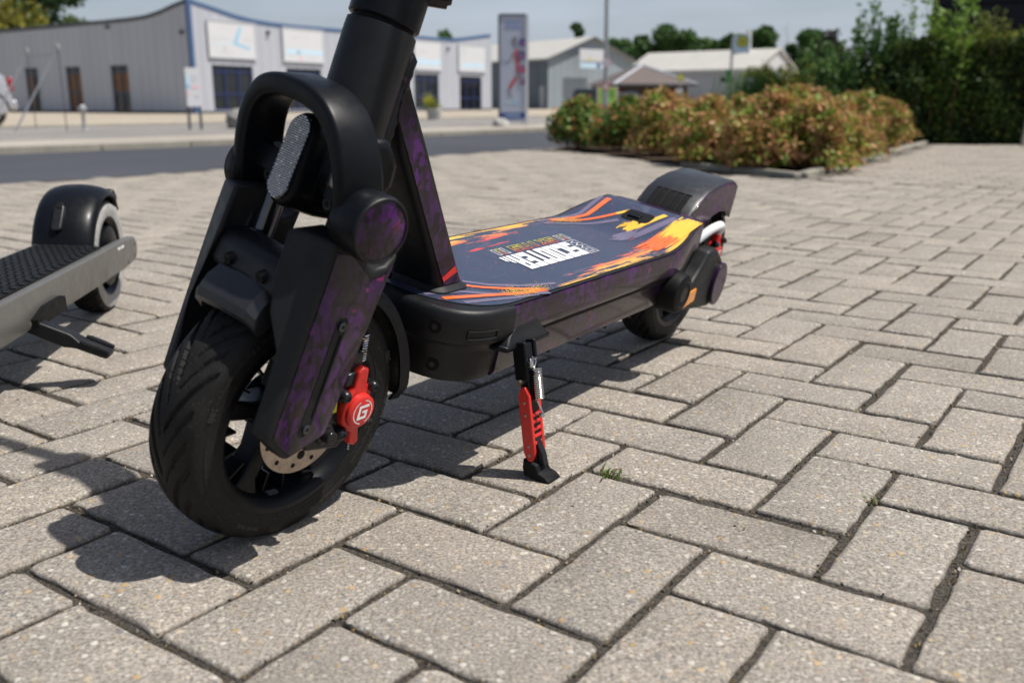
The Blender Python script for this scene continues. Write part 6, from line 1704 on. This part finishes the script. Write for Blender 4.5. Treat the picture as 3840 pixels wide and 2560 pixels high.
# return spring beside the leg
g = G(); zt, zb = KL - .026, .088; N = 15; cy = .0135; rr_ = .0052
pts = [(.0, .004, zt + .004), (.0, .009, zt + .007), (.0, cy, zt + .003)] + [(rr_ * math.cos(a), cy + rr_ * math.sin(a), zt - .006 - (zt - .012 - zb) * i / (N * 14)) for i, a in enumerate(np.linspace(0, 2 * math.pi * N, N * 14))] + [(0, cy, zb - .004), (0, cy + .003, zb - .010), (.0, cy, zb - .014), (0, cy - .004, zb - .010)]
g.tube(pts, .00125, 7); part(g, 'spring', 'chrome', None, leg)
g = G(); g.tube([(-.012, .006, zt + .004), (.004, .010, zt + .004)], .0026, 12); g.tube([(.004, .010, zt + .004), (.008, .012, zt + .002), (.008, .012, zt - .003)], .0030, 12); part(g, 'spring_hook', 'chrome', None, leg)
part(G().lathe([(0, .0035), (.003, .002), (.0038, 0), (.003, -.002), (0, -.0035)], (0, cy + .001, zb - .013), axis='z', n=16), 'spring_ball', 'chrome', None, leg)

# ================================================================== the grey scooter on the left
d2 = Vector((0.130, -0.9915, 0)); ln2 = R(2.5); l2 = Vector((0.9915, 0.130, 0)); L2 = l2 * math.cos(ln2) - Vector((0, 0, 1)) * math.sin(ln2)
S2 = m4(Vector((-0.886, 1.955, 0.0)), d2, L2, d2.cross(L2))
sc2 = empty('kick_scooter', mat4=S2); tag(sc2, 'grey electric scooter with whitewall tyre and black domed fender', 'scooter')
def p2(g, name, mat, parent=None, **k): return g.obj(name, mat, parent or sc2, **k)
def wheel2(x):
    Rw = .120; hw_ = .030
    rim = p2(G().lathe([(.086, .026), (.088, .030), (.080, .029), (.072, .020), (.072, -.020), (.080, -.029), (.088, -.030), (.086, -.026)], (x, 0, Rw), n=64), 'wheel', 'satin', smooth=40)
    v, q_ = tyre_geo(Rw, hw_, 24, True, 360)
    v = v + np.array([x, 0, Rw]); fast_mesh('tyre', v, q_, 'tyre', rim, smooth=True)
    for sg in (1, -1):
        p2(G().lathe([(.1085, sg * .0308), (.104, sg * .0326), (.092, sg * .0326), (.083, sg * .0306), (.083, sg * .028), (.1085, sg * .028)], (x, 0, Rw), n=80, closed_prof=True), 'whitewall', 'whitewall', rim)
    p2(G().tube([(x, -.036, Rw), (x, -.030, Rw), (x, .030, Rw), (x, .036, Rw)], [.040, .062, .062, .040], 40), 'hub_motor', 'satin', rim, smooth=30)
    p2(G().cyl((x, -.062, Rw), (x, .062, Rw), .007, None, 16), 'axle', 'chrome', rim)
    return rim
wheel2(0.0); wheel2(1.0)
# domed fender
secs = []
for th in np.linspace(-2, 128, 34):
    t = R(th); k = 1.0
    if th > 112: k = 1 - .10 * sm(112, 128, th)
    sec = []
    for a in np.linspace(0, math.pi, 15): sec.append(((.058 * math.cos(a) - .024), .126 + .0215 * math.sin(a) ** .8))
    for a in np.linspace(math.pi, 0, 15): sec.append((.055 * math.cos(a) - .024, .124 + .0195 * math.sin(a) ** .8))
    dropx = .0
    secs.append([(r * math.cos(t) * k, y, .120 + r * math.sin(t) * k) for y, r in sec])
p2(G().loft(secs), 'fender', 'satin', smooth=40)
g = G(); g.prism(rrect(.020, .062, .009), lambda u, v, w: (w * math.cos(R(38)) - v * math.sin(R(38)), u - .030, .120 + w * math.sin(R(38)) + v * math.cos(R(38))), .140, .1535); p2(g, 'latch_cover', 'plastic', bevel=.003)
g = G(); g.prism(rrect(.012, .016, .003), lambda u, v, w: (w * math.cos(R(48)) - v * math.sin(R(48)), u - .030, .120 + w * math.sin(R(48)) + v * math.cos(R(48))), .1500, .1560); p2(g, 'latch_slot', 'deep', bevel=.001)
g = G(); g.box((-.085, 0, .238), (.035, .05, .018), Matrix.Rotation(R(-35), 3, 'Y')); p2(g, 'tail_lamp', 'plastic', bevel=.006)
# deck with side rails running past the wheel
deck2 = p2(G().loft([[(h, y * k, z) for y, z in ((.072, .100), (.074, .104), (.074, .158), (.071, .1615), (-.071, .1615), (-.074, .158), (-.074, .104), (-.072, .100))] for h, k in ((.165, 1), (.30, 1), (.86, 1), (.90, .95))]), 'deck_body', 'scooter_grey', smooth=40)
for sg in (1, -1):
    outl = [(.178, .1005), (.178, .1612), (.06, .1612), (-.028, .1580), (-.046, .145), (-.050, .128), (-.040, .112), (-.022, .106), (.06, .1015)]
    g = G(); g.prism(outl, lambda u, v, w: (u, w, v), sg * .0560, sg * .0742); arm = p2(g, 'rear_arm', 'scooter_grey', bevel=.004, seg=3)
    g = G()
    for x, z in ((-.030, .142), (-.026, .118), (.030, .112)): g.cyl((x, sg * .074, z), (x, sg * .0748, z), .0035, None, 14)
    p2(g, 'rivets', 'bolt', arm)
    g = G()
    for k in range(9):
        if k == 4: continue
        g.box((.060 + k * .0050, sg * .0745, .1500), (.0036, .0006, .0055))
    p2(g, 'printed_mark', 'white_print', arm, smooth=0)
g = G(); g.prism([(.17, -.062), (.86, -.062), (.86, .062), (.17, .062), (.158, .045), (.158, -.045)], lambda u, v, w: (u, v, w), .1610, .1645); mat_ = p2(g, 'deck_mat', 'deep', bevel=.001)
g = G()
for i in range(44):
    for j in range(9):
        g.box((.175 + i * .0155, -.052 + j * .0125 + (.008 if i % 2 else 0), .1655), (.0095, .0085, .0022))
p2(g, 'mat_studs', 'grey_plastic', mat_, smooth=0)['kind'] = 'stuff'
# recess and folded stand
g = G(); g.prism([(.455, .103), (.462, .128), (.545, .128), (.590, .116), (.590, .103)], lambda u, v, w: (u, w, v), .0850, .0748); p2(g, 'stand_recess', 'deep', smooth=0)
Kp = V(.575, .064, .110); Kt = V(.560, .180, .056)
dk = Kt - Kp; dk /= np.linalg.norm(dk)
g = G(); secs = []
for t, w_, th_ in ((0, .0125, .009), (.50, .0135, .010), (.58, .0150, .007), (.64, .0185, .005), (.94, .0185, .0045), (1.0, .0150, .0045)):
    c = Kp + (Kt - Kp) * t; sx = V(1, 0, 0)
    up_ = np.cross(dk, sx); up_ = up_ if up_[2] > 0 else -up_
    secs.append([c + sx * w_ + up_ * th_, c - sx * w_ + up_ * th_, c - sx * w_ - up_ * th_ * 1.4, c + sx * w_ - up_ * th_ * 1.4])
g.loft(secs); ks2 = p2(g, 'kickstand', 'plastic', bevel=.003, seg=3)
c = Kp + (Kt - Kp) * .83; up_ = np.cross(dk, V(1, 0, 0)); up_ = up_ if up_[2] > 0 else -up_
g = G()
for s_ in (-1, 1): g.tube([Kp + (Kt - Kp) * t + V(s_ * .0165, 0, 0) + up_ * .0065 for t in (.64, .7, .85, .98)], [.003, .0045, .0045, .003], 8)
p2(g, 'foot_rim', 'plastic', ks2)
p2(G().cyl(Kp + V(-.014, .004, 0), Kp + V(.016, .004, 0), .008, None, 18), 'stand_pivot', 'chrome', ks2)
# front end, out of the picture
p2(G().loft([[(.90 + .10 * t + u, v, .13 + .42 * t) for u, v in rrect(.055, .07, .015, 4)] for t in (0, .5, 1)]), 'neck_tube', 'scooter_grey', smooth=40)
p2(G().tube([(1.02, 0, .25), (.97, 0, .60), (.90, 0, 1.05)], [.026, .024, .022], 28), 'stem', 'scooter_grey')
p2(G().tube([(.90, -.25, 1.06), (.90, .25, 1.06)], .012, 14), 'handlebar', 'satin')
for sg in (1, -1): p2(G().tube([(1.0, sg * .045, .12), (1.015, sg * .045, .26), (1.015, sg * .01, .29)], .012, 12), 'fork_leg', 'scooter_grey')
